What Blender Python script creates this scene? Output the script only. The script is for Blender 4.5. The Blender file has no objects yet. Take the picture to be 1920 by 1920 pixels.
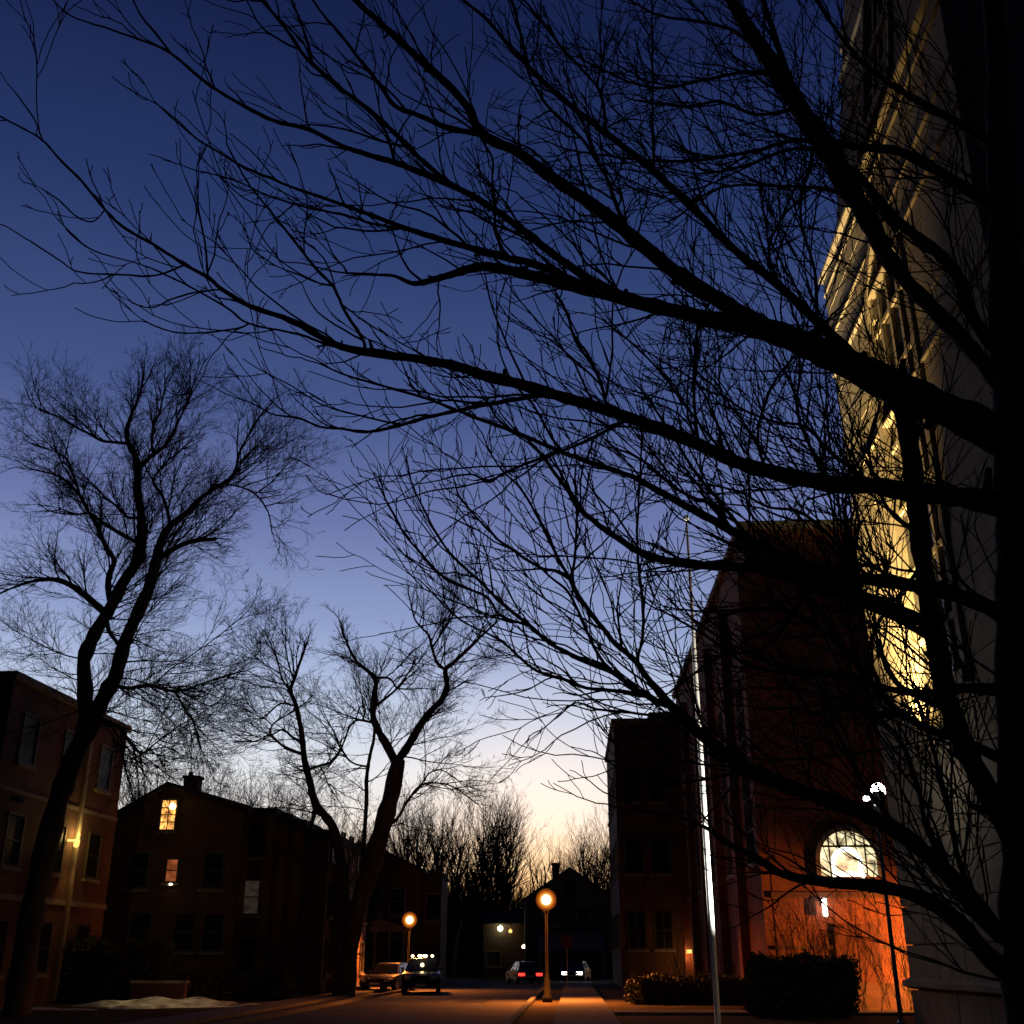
import bpy, bmesh, math, random
import numpy as np
from mathutils import Vector, Matrix

scene = bpy.context.scene
COL = scene.collection
R = math.radians
rng = random.Random(11)

# ------------------------------------------------------------------ camera
F_PX, CX, CY, PITCH, EYE = 2082.0, 960.0, 960.0, R(21.92), 1.6
cam_d = bpy.data.cameras.new('camera'); cam = bpy.data.objects.new('camera', cam_d); COL.objects.link(cam)
cam_d.sensor_width = 36; cam_d.lens = 36 * F_PX / 1920.0
cam_d.clip_start = 0.05; cam_d.clip_end = 3000
cam.location = (0, 0, EYE); cam.rotation_euler = (math.pi / 2 + PITCH, 0, 0)
scene.camera = cam
scene.render.resolution_x = scene.render.resolution_y = 1024

# ------------------------------------------------------------------ dusk sky
world = bpy.data.worlds.new('World'); scene.world = world; world.use_nodes = True
nt = world.node_tree; N = nt.nodes; Lk = nt.links
N.clear()
out = N.new('ShaderNodeOutputWorld'); bg = N.new('ShaderNodeBackground'); Lk.new(bg.outputs[0], out.inputs[0])
tc = N.new('ShaderNodeTexCoord'); sep = N.new('ShaderNodeSeparateXYZ'); Lk.new(tc.outputs['Generated'], sep.inputs[0])
def ramp(stops):
    r = N.new('ShaderNodeValToRGB'); e = r.color_ramp.elements
    while len(e) > 1: e.remove(e[0])
    for i, (p, c) in enumerate(stops):
        k = e[0] if i == 0 else e.new(p)
        k.position = p; k.color = (*c, 1)
    Lk.new(sep.outputs['Z'], r.inputs[0]); return r
west = ramp([(0.0, (.50, .23, .09)), (.045, (.84, .48, .21)), (.08, (.88, .68, .48)), (.112, (.89, .83, .78)), (.150, (.80, .82, .86)), (.196, (.57, .65, .82)),
             (.239, (.39, .47, .70)), (.276, (.275, .345, .59)), (.358, (.150, .190, .41)), (.454, (.058, .090, .245)),
             (.588, (.0205, .039, .136)), (.70, (.0090, .0170, .072)), (.80, (.0048, .0095, .048)), (1.0, (.003, .005, .030))])
east = ramp([(0.0, (.0035, .0035, .008)), (.12, (.004, .0045, .011)), (.35, (.004, .005, .015)), (.7, (.0035, .0055, .022)), (1.0, (.003, .005, .030))])
# how far towards the afterglow a direction looks, and the glow where the sun went down
def math_node(op, a=None, b=None, clamp=False):
    m = N.new('ShaderNodeMath'); m.operation = op; m.use_clamp = clamp
    for i, v in enumerate((a, b)):
        if v is None: continue
        if isinstance(v, (int, float)): m.inputs[i].default_value = v
        else: Lk.new(v, m.inputs[i])
    return m.outputs[0]
hx = math_node('MULTIPLY', sep.outputs['X'], .02)
flat = math_node('SQRT', math_node('SUBTRACT', 1.0, math_node('MULTIPLY', sep.outputs['Z'], sep.outputs['Z'])))
toward = math_node('DIVIDE', math_node('ADD', sep.outputs['Y'], hx), math_node('MAXIMUM', flat, .02))
f = N.new('ShaderNodeMapRange'); f.interpolation_type = 'SMOOTHSTEP'
f.inputs['From Min'].default_value = .50; f.inputs['From Max'].default_value = .92
Lk.new(toward, f.inputs['Value'])
mixs = N.new('ShaderNodeMix'); mixs.data_type = 'RGBA'
Lk.new(f.outputs[0], mixs.inputs['Factor']); Lk.new(east.outputs[0], mixs.inputs['A']); Lk.new(west.outputs[0], mixs.inputs['B'])
dot = N.new('ShaderNodeVectorMath'); dot.operation = 'DOT_PRODUCT'
Lk.new(tc.outputs['Generated'], dot.inputs[0]); dot.inputs[1].default_value = Vector((.022, .995, .075)).normalized()
glow = math_node('POWER', math_node('MAXIMUM', dot.outputs['Value'], 0.0), 170.0)
gl = N.new('ShaderNodeMix'); gl.data_type = 'RGBA'; gl.blend_type = 'ADD'
Lk.new(glow, gl.inputs['Factor']); Lk.new(mixs.outputs['Result'], gl.inputs['A']); gl.inputs['B'].default_value = (.40, .17, .0, 1)
Lk.new(gl.outputs['Result'], bg.inputs['Color']); bg.inputs['Strength'].default_value = 1.0
scene.view_settings.view_transform = 'Standard'; scene.view_settings.look = 'None'
scene.view_settings.gamma = 1; scene.view_settings.exposure = 0
scene.view_settings.use_curve_mapping = False

# ------------------------------------------------------------------ helpers
CP, SP = math.cos(PITCH), math.sin(PITCH)
def P(x, y, Y):
    """photo pixel (1920 frame) -> the point of that sight line at forward distance Y"""
    dx, dy = (x - CX) / F_PX, (CY - y) / F_PX
    t = Y / (CP - dy * SP)
    return Vector((dx * t, Y, EYE + (dy * CP + SP) * t))
def px_size(y, Y):
    return Y / (CP - (CY - y) / F_PX * SP) / F_PX
SA = math.atan(.05)                                     # the street runs a little to the right
def S(u, v, z=0.0):
    return Vector((u * math.cos(SA) + v * math.sin(SA), -u * math.sin(SA) + v * math.cos(SA), z))

def tag(o, label=None, cat=None, group=None, kind=None):
    if label: o['label'] = label
    if cat: o['category'] = cat
    if group: o['group'] = group
    if kind: o['kind'] = kind
    return o
def thing(name, loc, label, cat, group=None, rz=0.0):
    o = bpy.data.objects.new(name, None); COL.objects.link(o); o.empty_display_size = .2
    o.location = loc; o.rotation_euler = (0, 0, rz)
    return tag(o, label, cat, group)
def link_mesh(name, me, mat, parent=None):
    o = bpy.data.objects.new(name, me); COL.objects.link(o)
    if mat is not None and not me.materials: me.materials.append(mat)
    if parent is not None: o.parent = parent
    return o

def vnorm(x, y, z):
    l = math.sqrt(x * x + y * y + z * z) or 1e-9; return x / l, y / l, z / l

class MB:
    """collects boxes, prisms and turned shapes into one mesh"""
    def __init__(s): s.v = []; s.f = []; s.smooth = False
    def add(s, vs, fs):
        b = len(s.v); s.v += [tuple(v) for v in vs]; s.f += [tuple(i + b for i in q) for q in fs]; return s
    def hexa(s, c):                                      # 4 lower then 4 upper corners, counter-clockwise
        return s.add(c, [(3, 2, 1, 0), (4, 5, 6, 7), (0, 1, 5, 4), (1, 2, 6, 5), (2, 3, 7, 6), (3, 0, 4, 7)])
    def box(s, x0, y0, z0, x1, y1, z1, b=0.0):
        if b <= 0:
            return s.hexa([(x0, y0, z0), (x1, y0, z0), (x1, y1, z0), (x0, y1, z0), (x0, y0, z1), (x1, y0, z1), (x1, y1, z1), (x0, y1, z1)])
        bm = bmesh.new(); bmesh.ops.create_cube(bm, size=1)
        for v in bm.verts:
            v.co = Vector(((x0 + x1) / 2 + v.co.x * (x1 - x0), (y0 + y1) / 2 + v.co.y * (y1 - y0), (z0 + z1) / 2 + v.co.z * (z1 - z0)))
        bmesh.ops.bevel(bm, geom=bm.edges[:], offset=b, segments=1, affect='EDGES')
        bm.verts.index_update()
        s.add([v.co.copy() for v in bm.verts], [[v.index for v in f.verts] for f in bm.faces]); bm.free(); return s
    def prism(s, poly, ax, a, b):                        # polygon in the two other axes, pushed along axis ax from a to b
        def mk(p, t):
            return {'x': (t, p[0], p[1]), 'y': (p[0], t, p[1]), 'z': (p[0], p[1], t)}[ax]
        n = len(poly); vs = [mk(p, a) for p in poly] + [mk(p, b) for p in poly]
        return s.add(vs, [tuple(range(n))[::-1], tuple(range(n, 2 * n))] + [(i, (i + 1) % n, n + (i + 1) % n, n + i) for i in range(n)])
    def lathe(s, prof, seg=12, at=(0, 0, 0)):            # prof: (radius, z)
        n = len(prof); vs = []
        for r, z in prof:
            for k in range(seg):
                a = 2 * math.pi * k / seg
                vs.append((at[0] + r * math.cos(a), at[1] + r * math.sin(a), at[2] + z))
        fs = [(i * seg + k, i * seg + (k + 1) % seg, (i + 1) * seg + (k + 1) % seg, (i + 1) * seg + k) for i in range(n - 1) for k in range(seg)]
        fs += [tuple(range(seg))[::-1], tuple((n - 1) * seg + k for k in range(seg))]
        return s.add(vs, fs)
    def wheel(s, r, x0, x1, y, z, seg=16):
        vs = []
        for x in (x0, x1):
            for k in range(seg):
                a = 2 * math.pi * k / seg; vs.append((x, y + r * math.cos(a), z + r * math.sin(a)))
        return s.add(vs, [tuple(range(seg))[::-1], tuple(range(seg, 2 * seg))] + [(k, (k + 1) % seg, seg + (k + 1) % seg, seg + k) for k in range(seg)])
    def tube(s, pts, r, seg=6):
        t = Tubes(); t.add([tuple(p) for p in pts], [r] * len(pts), seg); v, f = t.arrays()
        return s.add([tuple(q) for q in v], [tuple(int(i) for i in q) for q in f])
    def build(s, name, mat, parent=None, smooth=False):
        me = bpy.data.meshes.new(name); me.from_pydata(s.v, [], s.f)
        bm = bmesh.new(); bm.from_mesh(me); bmesh.ops.recalc_face_normals(bm, faces=bm.faces[:]); bm.to_mesh(me); bm.free()
        if smooth or s.smooth: me.polygons.foreach_set('use_smooth', [True] * len(me.polygons))
        me.update(); return link_mesh(name, me, mat, parent)

class Tubes:
    """many tapering round twigs, turned into one mesh in batches"""
    def __init__(s): s.d = {}
    def add(s, pts, rad, k=3):
        s.d.setdefault((len(pts), k), []).append((pts, rad))
    def arrays(s):
        V = []; Fc = []; base = 0
        for (n, k), items in s.d.items():
            p = np.array([i[0] for i in items], float); r = np.array([i[1] for i in items], float)
            m = len(items)
            t = np.empty_like(p); t[:, 1:-1] = p[:, 2:] - p[:, :-2]; t[:, 0] = p[:, 1] - p[:, 0]; t[:, -1] = p[:, -1] - p[:, -2]
            t /= np.linalg.norm(t, axis=2, keepdims=True) + 1e-9
            ref = np.zeros((m, 3)); mean = p[:, -1] - p[:, 0]
            ax = np.argmin(np.abs(mean), axis=1); ref[np.arange(m), ax] = 1
            a = np.cross(t, ref[:, None, :]); a /= np.linalg.norm(a, axis=2, keepdims=True) + 1e-9
            b = np.cross(t, a)
            ang = np.arange(k) * 2 * math.pi / k
            ring = a[:, :, None, :] * np.cos(ang)[None, None, :, None] + b[:, :, None, :] * np.sin(ang)[None, None, :, None]
            v = p[:, :, None, :] + ring * r[:, :, None, None]
            V.append(v.reshape(-1, 3))
            i = np.arange(n - 1)[:, None] * k; j = np.arange(k)[None, :]; j2 = (j + 1) % k
            q = np.stack([i + j, i + k + j, i + k + j2, i + j2], -1).reshape(-1, 4)
            off = base + np.arange(m)[:, None, None] * n * k
            Fc.append((q[None] + off).reshape(-1, 4)); base += m * n * k
        return np.concatenate(V), np.concatenate(Fc)
    def build(s, name, mat, parent=None, origin=(0, 0, 0)):
        v, f = s.arrays(); v = v - np.array(origin)
        me = bpy.data.meshes.new(name)
        me.vertices.add(len(v)); me.vertices.foreach_set('co', v.astype(np.float32).ravel())
        me.loops.add(len(f) * 4); me.loops.foreach_set('vertex_index', f.astype(np.int32).ravel())
        me.polygons.add(len(f)); me.polygons.foreach_set('loop_start', np.arange(0, len(f) * 4, 4, dtype=np.int32))
        me.polygons.foreach_set('use_smooth', np.ones(len(f), dtype=bool))
        me.update(calc_edges=True); me.validate()
        return link_mesh(name, me, mat, parent)

# ------------------------------------------------------------------ materials
def mat(name, c1, c2=None, scale=3.0, rough=.8, bump=0.0, metal=0.0, spec=.4, detail=6, stretch=None):
    m = bpy.data.materials.new(name); m.use_nodes = True; t = m.node_tree; b = t.nodes['Principled BSDF']
    b.inputs['Roughness'].default_value = rough; b.inputs['Metallic'].default_value = metal
    b.inputs['Specular IOR Level'].default_value = spec
    if c2 is None: b.inputs['Base Color'].default_value = (*c1, 1); return m
    co = t.nodes.new('ShaderNodeTexCoord'); mp = t.nodes.new('ShaderNodeMapping'); t.links.new(co.outputs['Object'], mp.inputs[0])
    if stretch: mp.inputs['Scale'].default_value = stretch
    n = t.nodes.new('ShaderNodeTexNoise'); n.inputs['Scale'].default_value = scale; n.inputs['Detail'].default_value = detail
    n.inputs['Roughness'].default_value = .65
    t.links.new(mp.outputs[0], n.inputs['Vector'])
    r = t.nodes.new('ShaderNodeValToRGB'); r.color_ramp.elements[0].position = .35; r.color_ramp.elements[1].position = .68
    r.color_ramp.elements[0].color = (*c1, 1); r.color_ramp.elements[1].color = (*c2, 1)
    t.links.new(n.outputs['Fac'], r.inputs[0]); t.links.new(r.outputs[0], b.inputs['Base Color'])
    if bump:
        bp = t.nodes.new('ShaderNodeBump'); bp.inputs['Strength'].default_value = bump; bp.inputs['Distance'].default_value = .02
        t.links.new(n.outputs['Fac'], bp.inputs['Height']); t.links.new(bp.outputs[0], b.inputs['Normal'])
    return m
def brick_mat(name, a, b_, mortar, scale=1.0):
    m = bpy.data.materials.new(name); m.use_nodes = True; t = m.node_tree; b = t.nodes['Principled BSDF']; b.inputs['Roughness'].default_value = .9
    co = t.nodes.new('ShaderNodeTexCoord'); s = t.nodes.new('ShaderNodeSeparateXYZ'); t.links.new(co.outputs['Object'], s.inputs[0])
    ad = t.nodes.new('ShaderNodeMath'); t.links.new(s.outputs[0], ad.inputs[0]); t.links.new(s.outputs[1], ad.inputs[1])
    cb = t.nodes.new('ShaderNodeCombineXYZ'); t.links.new(ad.outputs[0], cb.inputs[0]); t.links.new(s.outputs[2], cb.inputs[1])
    br = t.nodes.new('ShaderNodeTexBrick'); br.inputs['Scale'].default_value = scale
    br.inputs['Brick Width'].default_value = .22; br.inputs['Row Height'].default_value = .075; br.inputs['Mortar Size'].default_value = .01
    br.inputs['Color1'].default_value = (*a, 1); br.inputs['Color2'].default_value = (*b_, 1); br.inputs['Mortar'].default_value = (*mortar, 1)
    t.links.new(cb.outputs[0], br.inputs['Vector'])
    n = t.nodes.new('ShaderNodeTexNoise'); n.inputs['Scale'].default_value = .8; n.inputs['Detail'].default_value = 8; t.links.new(co.outputs['Object'], n.inputs['Vector'])
    mr = t.nodes.new('ShaderNodeMapRange'); mr.inputs['To Min'].default_value = .25; mr.inputs['To Max'].default_value = 1.6; t.links.new(n.outputs['Fac'], mr.inputs['Value'])
    mx = t.nodes.new('ShaderNodeMix'); mx.data_type = 'RGBA'; mx.blend_type = 'MULTIPLY'; mx.inputs['Factor'].default_value = 1
    t.links.new(br.outputs['Color'], mx.inputs['A']); t.links.new(mr.outputs[0], mx.inputs['B']); t.links.new(mx.outputs['Result'], b.inputs['Base Color'])
    bp = t.nodes.new('ShaderNodeBump'); bp.inputs['Strength'].default_value = .4; bp.inputs['Distance'].default_value = .01; bp.invert = True
    t.links.new(br.outputs['Fac'], bp.inputs['Height']); t.links.new(bp.outputs[0], b.inputs['Normal'])
    return m
def emit(name, c, s, var=0.0, scale=3.0):
    m = bpy.data.materials.new(name); m.use_nodes = True; t = m.node_tree; b = t.nodes['Principled BSDF']
    b.inputs['Base Color'].default_value = (*[min(1, x * .5) for x in c], 1)
    b.inputs['Emission Color'].default_value = (*c, 1); b.inputs['Emission Strength'].default_value = s
    if var:
        co = t.nodes.new('ShaderNodeTexCoord'); n = t.nodes.new('ShaderNodeTexNoise'); n.inputs['Scale'].default_value = scale; t.links.new(co.outputs['Object'], n.inputs['Vector'])
        mr = t.nodes.new('ShaderNodeMapRange'); mr.inputs['From Min'].default_value = .35; mr.inputs['From Max'].default_value = .65
        mr.inputs['To Min'].default_value = s * (1 - var); mr.inputs['To Max'].default_value = s * (1 + var)
        t.links.new(n.outputs['Fac'], mr.inputs['Value']); t.links.new(mr.outputs[0], b.inputs['Emission Strength'])
    return m
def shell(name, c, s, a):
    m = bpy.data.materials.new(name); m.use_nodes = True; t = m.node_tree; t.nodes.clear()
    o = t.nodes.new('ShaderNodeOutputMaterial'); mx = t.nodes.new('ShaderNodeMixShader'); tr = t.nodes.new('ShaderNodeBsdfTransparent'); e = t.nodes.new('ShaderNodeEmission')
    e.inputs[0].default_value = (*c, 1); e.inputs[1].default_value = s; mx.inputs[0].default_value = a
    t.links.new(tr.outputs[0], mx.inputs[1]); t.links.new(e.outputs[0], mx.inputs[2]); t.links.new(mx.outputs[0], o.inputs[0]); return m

M = dict(
    bark=mat('dark_bark', (.030, .024, .019), (.075, .060, .048), 9, .95, .6, stretch=(1, 1, .35)),
    twig=mat('twig_bark', (.030, .024, .020), (.060, .047, .038), 14, .9),
    bark2=mat('grey_brown_bark', (.045, .033, .024), (.12, .088, .062), 2.2, .95, .8, stretch=(1, 1, .3)),
    brick=brick_mat('red_brick', (.30, .085, .045), (.20, .06, .035), (.17, .10, .075)),
    brick2=brick_mat('brown_brick', (.24, .10, .055), (.17, .07, .045), (.17, .13, .10)),
    brick3=brick_mat('dark_brick', (.16, .065, .045), (.11, .05, .035), (.12, .09, .075)),
    lime=mat('limestone', (.20, .160, .105), (.31, .255, .170), 1.3, .9, .6, detail=10),
    lime_core=mat('limestone_backing', (.20, .165, .11), (.26, .215, .15), 3, .95),
    trim=mat('pale_stone_trim', (.20, .18, .15), (.28, .25, .21), 4, .85, .2),
    roof=mat('slate_roof', (.028, .028, .032), (.055, .053, .055), 6, .85, .4),
    wood=mat('painted_boards', (.14, .11, .085), (.19, .15, .12), 5, .7, .2),
    cream=mat('cream_siding', (.24, .20, .15), (.32, .27, .21), 4, .75, .1),
    frame=mat('window_frame_paint', (.07, .058, .05), (.10, .085, .07), 6, .6),
    glassdull=mat('dull_dark_glass', (.010, .010, .012), None, rough=.45, spec=.08),
    glass=mat('dark_window_glass', (.012, .013, .016), None, rough=.06, spec=.6),
    asphalt=mat('worn_asphalt', (.030, .029, .028), (.065, .061, .057), 2.5, .92, .5, spec=.12),
    concrete=mat('concrete', (.10, .09, .08), (.16, .15, .13), 3, .95, .2, spec=.15),
    lawn=mat('winter_lawn', (.035, .029, .017), (.085, .068, .040), 1.3, 1, .6, spec=.05),
    snow=mat('old_snow', (.10, .085, .06), (.70, .68, .62), 1.5, .85, 1.0, detail=10),
    metal=mat('black_iron', (.010, .010, .010), (.018, .017, .016), 8, .7, spec=.2),
    alu=mat('white_painted_pole', (.62, .62, .60), (.74, .74, .72), 8, .38, spec=.6),
    steel=mat('grey_steel', (.25, .25, .26), None, rough=.4, metal=.8),
    hedge=mat('evergreen_leaves', (.022, .035, .014), (.06, .075, .032), 5, .7),
    hedgewood=mat('hedge_inside', (.018, .014, .009), (.03, .024, .016), 5, .95),
    globe=emit('lit_globe', (1, .62, .22), 22), halo=shell('amber_glow_shell', (1, .45, .08), 1.7, .40), halo2=shell('orange_glow_shell', (1, .27, .03), .95, .32), halo3=shell('outer_glow_shell', (1, .20, .012), .6, .22),  # halo materials: painted bloom round the street lamps, no real glass
    warmwin=emit('lit_room_window', (1, .44, .10), 1.7, .6, 2.2), warmlamp=emit('room_lamp', (1, .62, .22), 9),
    dimwin=emit('dim_room_window', (1, .25, .08), .20, .5, 3), dimgrey=emit('faint_room_window', (.8, .6, .45), .022, .5, 3),
    archglass=emit('lit_leaded_glass', (1, .84, .48), .9, .75, 3.0), archlit=emit('lit_arch_glass', (1, .95, .8), 4),
    white=emit('white_lamp', (1, .96, .86), 26), whitesoft=emit('white_lantern', (1, .95, .82), 5),
    green=emit('greenish_porch_lamp', (.85, 1, .55), 9), amber=emit('amber_porch_lamp', (1, .62, .15), 1.6), peach=emit('small_door_lamp', (1, .72, .5), 7),
    red=emit('tail_lamp', (1, .03, .02), 3.2), redoff=mat('red_lens', (.25, .015, .012), None, rough=.2),
    head=emit('head_lamp', (1, .96, .85), 24), bar=emit('roof_bar_lamp', (1, .72, .38), 9), lens=mat('lamp_lens', (.5, .5, .5), None, rough=.12, spec=.8),
    paint=mat('black_car_paint', (.006, .006, .008), None, rough=.22, spec=.45), paint2=mat('dark_grey_car_paint', (.03, .03, .034), None, rough=.22, spec=.7),
    paint3=mat('dark_blue_car_paint', (.012, .016, .03), None, rough=.2, spec=.7),
    tyre=mat('tyre_rubber', (.012, .012, .012), (.02, .02, .02), 20, .9), patch=mat('fresh_asphalt', (.014, .014, .014), (.028, .027, .026), 5, .9, .4, spec=.15), plate=mat('number_plate', (.6, .58, .52), None, rough=.5),
    reddoor=mat('dark_red_door', (.10, .028, .018), (.14, .04, .026), 5, .6),
    signred=mat('red_sign', (.16, .014, .012), None, rough=.45), marks=mat('road_paint', (.55, .53, .48), (.7, .68, .62), 4, .8),
)
def lamp(kind, name, parent, loc, power, color, size=.1, aim=None, cone=60, blend=.5):
    d = bpy.data.lights.new(name, kind); d.energy = power; d.color = color; d.shadow_soft_size = size
    o = bpy.data.objects.new(name, d); COL.objects.link(o); o.parent = parent; o.location = loc
    if kind == 'SPOT':
        d.spot_size = R(cone); d.spot_blend = blend
        o.rotation_euler = (Vector(aim) - Vector(loc)).to_track_quat('-Z', 'Y').to_euler()
    return o

# ------------------------------------------------------------------ ground, street
def strip(name, u0, u1, v0, v1, z0, z1, m, nu=2, nv=40, kind='structure'):
    b = MB(); a, c, d, e = S(u0, v0), S(u1, v0), S(u1, v1), S(u0, v1)
    b.hexa([(*p.xy, z0) for p in (a, c, d, e)] + [(*p.xy, z1) for p in (a, c, d, e)])
    return tag(b.build(name, m), kind=kind)
b = MB(); b.add([(-220, -40, 0), (220, -40, 0), (220, 300, 0), (-220, 300, 0)], [(0, 1, 2, 3)])
tag(b.build('ground', M['lawn']), kind='structure')
strip('road', -8.7, -1.7, -30, 88, -.2, .012, M['asphalt'])
strip('cross_street', -90, 90, 88, 96, -.2, .016, M['asphalt'])
strip('kerb', -1.7, -1.52, -30, 87.5, -.1, .13, M['concrete'])
strip('kerb', -8.88, -8.7, -30, 87.5, -.1, .13, M['concrete'])
strip('pavement', -.5, 1.2, -30, 87.5, -.1, .10, M['concrete'])
strip('pavement', -11.4, -10.0, -30, 87.5, -.1, .10, M['concrete'])
strip('church_path', 1.25, 11.5, 37.2, 38.8, -.1, .09, M['concrete'])
for u0, u1, v0, v1 in ((-7.9, -6.3, 40, 44.5), (-4.6, -3.4, 47, 53), (-6.5, -5.2, 56, 58.4), (-3.2, -2.1, 36, 40)):
    b = MB(); b.hexa([(*p.xy, -.1) for p in (S(u0, v0), S(u1, v0 + .2), S(u1 - .1, v1), S(u0 + .15, v1 - .3))] + [(*p.xy, .018) for p in (S(u0, v0), S(u1, v0 + .2), S(u1 - .1, v1), S(u0 + .15, v1 - .3))]); tag(b.build('road_patch', M['patch']), kind='structure')
def snow_mound(name, cx, cy, rx, ry, h, seed, rz=0.0):
    r2 = random.Random(seed); b = MB(); n, k = 9, 34
    lob = [(r2.uniform(.05, .16), r2.randint(2, 7), r2.uniform(0, 6.28)) for _ in range(5)]
    vs = [(0, 0, h)]
    for i in range(1, n + 1):
        q = i / n
        for j in range(k):
            a = 2 * math.pi * j / k
            w = 1 + sum(A * math.sin(f_ * a + p_) for A, f_, p_ in lob)
            x, y = rx * q * w * math.cos(a), ry * q * w * math.sin(a)
            vs.append((x, y, h * (1 - q ** 2.2) * (1 + .25 * math.sin(3.1 * x + 1.7 * y + seed)) - (.03 if i == n else 0)))
    fs = [(0, 1 + j, 1 + (j + 1) % k) for j in range(k)]
    fs += [(1 + (i - 1) * k + j, 1 + i * k + j, 1 + i * k + (j + 1) % k, 1 + (i - 1) * k + (j + 1) % k) for i in range(1, n) for j in range(k)]
    b.add(vs, fs); o = b.build(name, M['snow'], smooth=True); o.location = (cx, cy, 0); o.rotation_euler.z = rz
    return tag(o, kind='structure')
snow_mound('snow_patch', -12.7, 44.6, 2.5, 2.6, .26, 3)
snow_mound('snow_patch', -16.6, 41.3, 1.3, .5, .08, 5)
snow_mound('snow_patch', -14.9, 40.9, .9, .35, .06, 6)
snow_mound('snow_patch', -9.3, 43.5, .8, 1.4, .10, 8)

# ------------------------------------------------------------------ building pieces
def part(b, name, m, parent, **k): return b.build(name, m, parent, **k)
def window(parent, face, c, w, h, pane, bars=(1, 1), frame='frame', depth=.07, sill=True):
    """face 'x-'/'x+'/'y-': the wall the window sits on; c = (across, out, middle height) in the building's own axes"""
    a, o_, z = c; sg = 1 if face == 'x+' else -1
    def bx(m, a0, a1, d0, d1, z0, z1):
        p, q = sorted((o_ + sg * d0, o_ + sg * d1))
        if face[0] == 'x': m.box(p, a0, z0, q, a1, z1)
        else: m.box(a0, p, z0, a1, q, z1)
    f_ = MB(); t = .09
    bx(f_, a - w / 2 - t, a - w / 2, -.02, depth, z - h / 2 - t, z + h / 2 + t); bx(f_, a + w / 2, a + w / 2 + t, -.02, depth, z - h / 2 - t, z + h / 2 + t)
    bx(f_, a - w / 2, a + w / 2, -.02, depth, z + h / 2, z + h / 2 + t); bx(f_, a - w / 2, a + w / 2, -.02, depth, z - h / 2 - t, z - h / 2)
    for i in range(1, bars[0] + 1):
        x = a - w / 2 + w * i / (bars[0] + 1); bx(f_, x - .022, x + .022, .02, depth - .015, z - h / 2, z + h / 2)
    for i in range(1, bars[1] + 1):
        y = z - h / 2 + h * i / (bars[1] + 1); bx(f_, a - w / 2, a + w / 2, .022, depth - .02, y - .022, y + .022)
    win = f_.build('window', M[frame], parent)
    g = MB(); bx(g, a - w / 2, a + w / 2, -.01, .024, z - h / 2, z + h / 2); g.build('pane', M[pane], win)
    if sill:
        s_ = MB(); bx(s_, a - w / 2 - .18, a + w / 2 + .18, -.02, .15, z - h / 2 - t - .12, z - h / 2 - t); s_.build('sill', M['trim'], win)
    return win

# ---- limestone tower on the right
TU, TV0, TV1, TD = 8.4, 18.8, 30.45, 11.4
tower = thing('church_tower', S(TU, TV0), 'tall floodlit limestone tower with string courses, behind the big bare branches on the right', 'tower', rz=-SA)
DV = TV1 - TV0; ZS, ZT = 21.6, 37.0
def inset(z): return 0.0 if z < ZS else .28 + (z - ZS) * .115
core = MB(); g_ = .14
core.box(g_, g_, -.3, TD, DV - g_, ZS)
i0, i1 = inset(ZS + .01) + g_, inset(ZT) + g_
core.hexa([(i0, i0, ZS), (TD - i0, i0, ZS), (TD - i0, DV - i0, ZS), (i0, DV - i0, ZS), (i1, i1, ZT), (TD - i1, i1, ZT), (TD - i1, DV - i1, ZT), (i1, DV - i1, ZT)])
core.build('wall', M['lime_core'], tower)
# stones of the street face, course by course
WIN = [(6.1, 1.55, 7.2, 17.0), (6.0, 1.25, 23.4, 31.5)]            # middle, half width, sill, spring of the arch
def in_window(a0, a1, z0, z1):
    for m_, hw, s0, s1 in WIN:
        if z1 > s0 and z0 < s1 + hw * 1.25:
            half = hw if z0 < s1 else hw * max(0, 1 - (z0 - s1) / (hw * 1.3))
            lo, hi = m_ - half, m_ + half
            if a1 > lo and a0 < hi: return lo, hi
    return None
edges = []; z = 0.0
while z < ZT - .4:
    h = rng.choice((.82, .9, 1.02)) if z < ZS - .3 else .95
    z1 = min(z + h, ZT)
    if z < ZS < z1 + .3: z1 = ZS
    edges.append((z, z1)); z = z1
ns = 0
for ci, (z0, z1) in enumerate(edges):
    cuts = [0.0]; a = rng.uniform(.7, 1.8)
    while a < DV - .6: cuts.append(a); a += rng.uniform(1.5, 2.3)
    cuts.append(DV)
    ia, ib = inset(z0 + .02), inset(z1 - .02)
    for a0, a1 in zip(cuts, cuts[1:]):
        pieces = [(a0, a1)]; w_ = in_window(a0, a1, z0, z1)
        if w_: pieces = [p for p in ((a0, min(a1, w_[0])), (max(a0, w_[1]), a1)) if p[1] - p[0] > .12]
        for p0, p1 in pieces:
            j = .014; out_ = rng.uniform(-.016, .016)
            lo0 = max(p0 + j, ia if p0 == 0 else p0 + j); hi0 = min(p1 - j, DV - ia) if p1 == DV else p1 - j
            lo1 = max(p0 + j, ib if p0 == 0 else p0 + j); hi1 = min(p1 - j, DV - ib) if p1 == DV else p1 - j
            if hi0 - lo0 < .1: continue
            s_ = MB(); za, zb = z0 + j, z1 - j; bk = .2
            s_.hexa([(ia + out_, lo0, za), (ia + bk, lo0, za), (ia + bk, hi0, za), (ia + out_, hi0, za), (ib + out_, lo1, zb), (ib + bk, lo1, zb), (ib + bk, hi1, zb), (ib + out_, hi1, zb)])
            s_.build('stone', M['lime'], tower); ns += 1
def course(z, out_, h, m='lime'):
    i = inset(z + .02); s_ = MB()
    prof = [(i + .1, z), (i - out_, z + h * .25), (i - out_, z + h * .62), (i + .1, z + h)]
    s_.prism([(p[0], p[1]) for p in prof], 'y', i - out_ if i else -out_, DV - i + out_)
    s_.build('string_course', M[m], tower)
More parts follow.
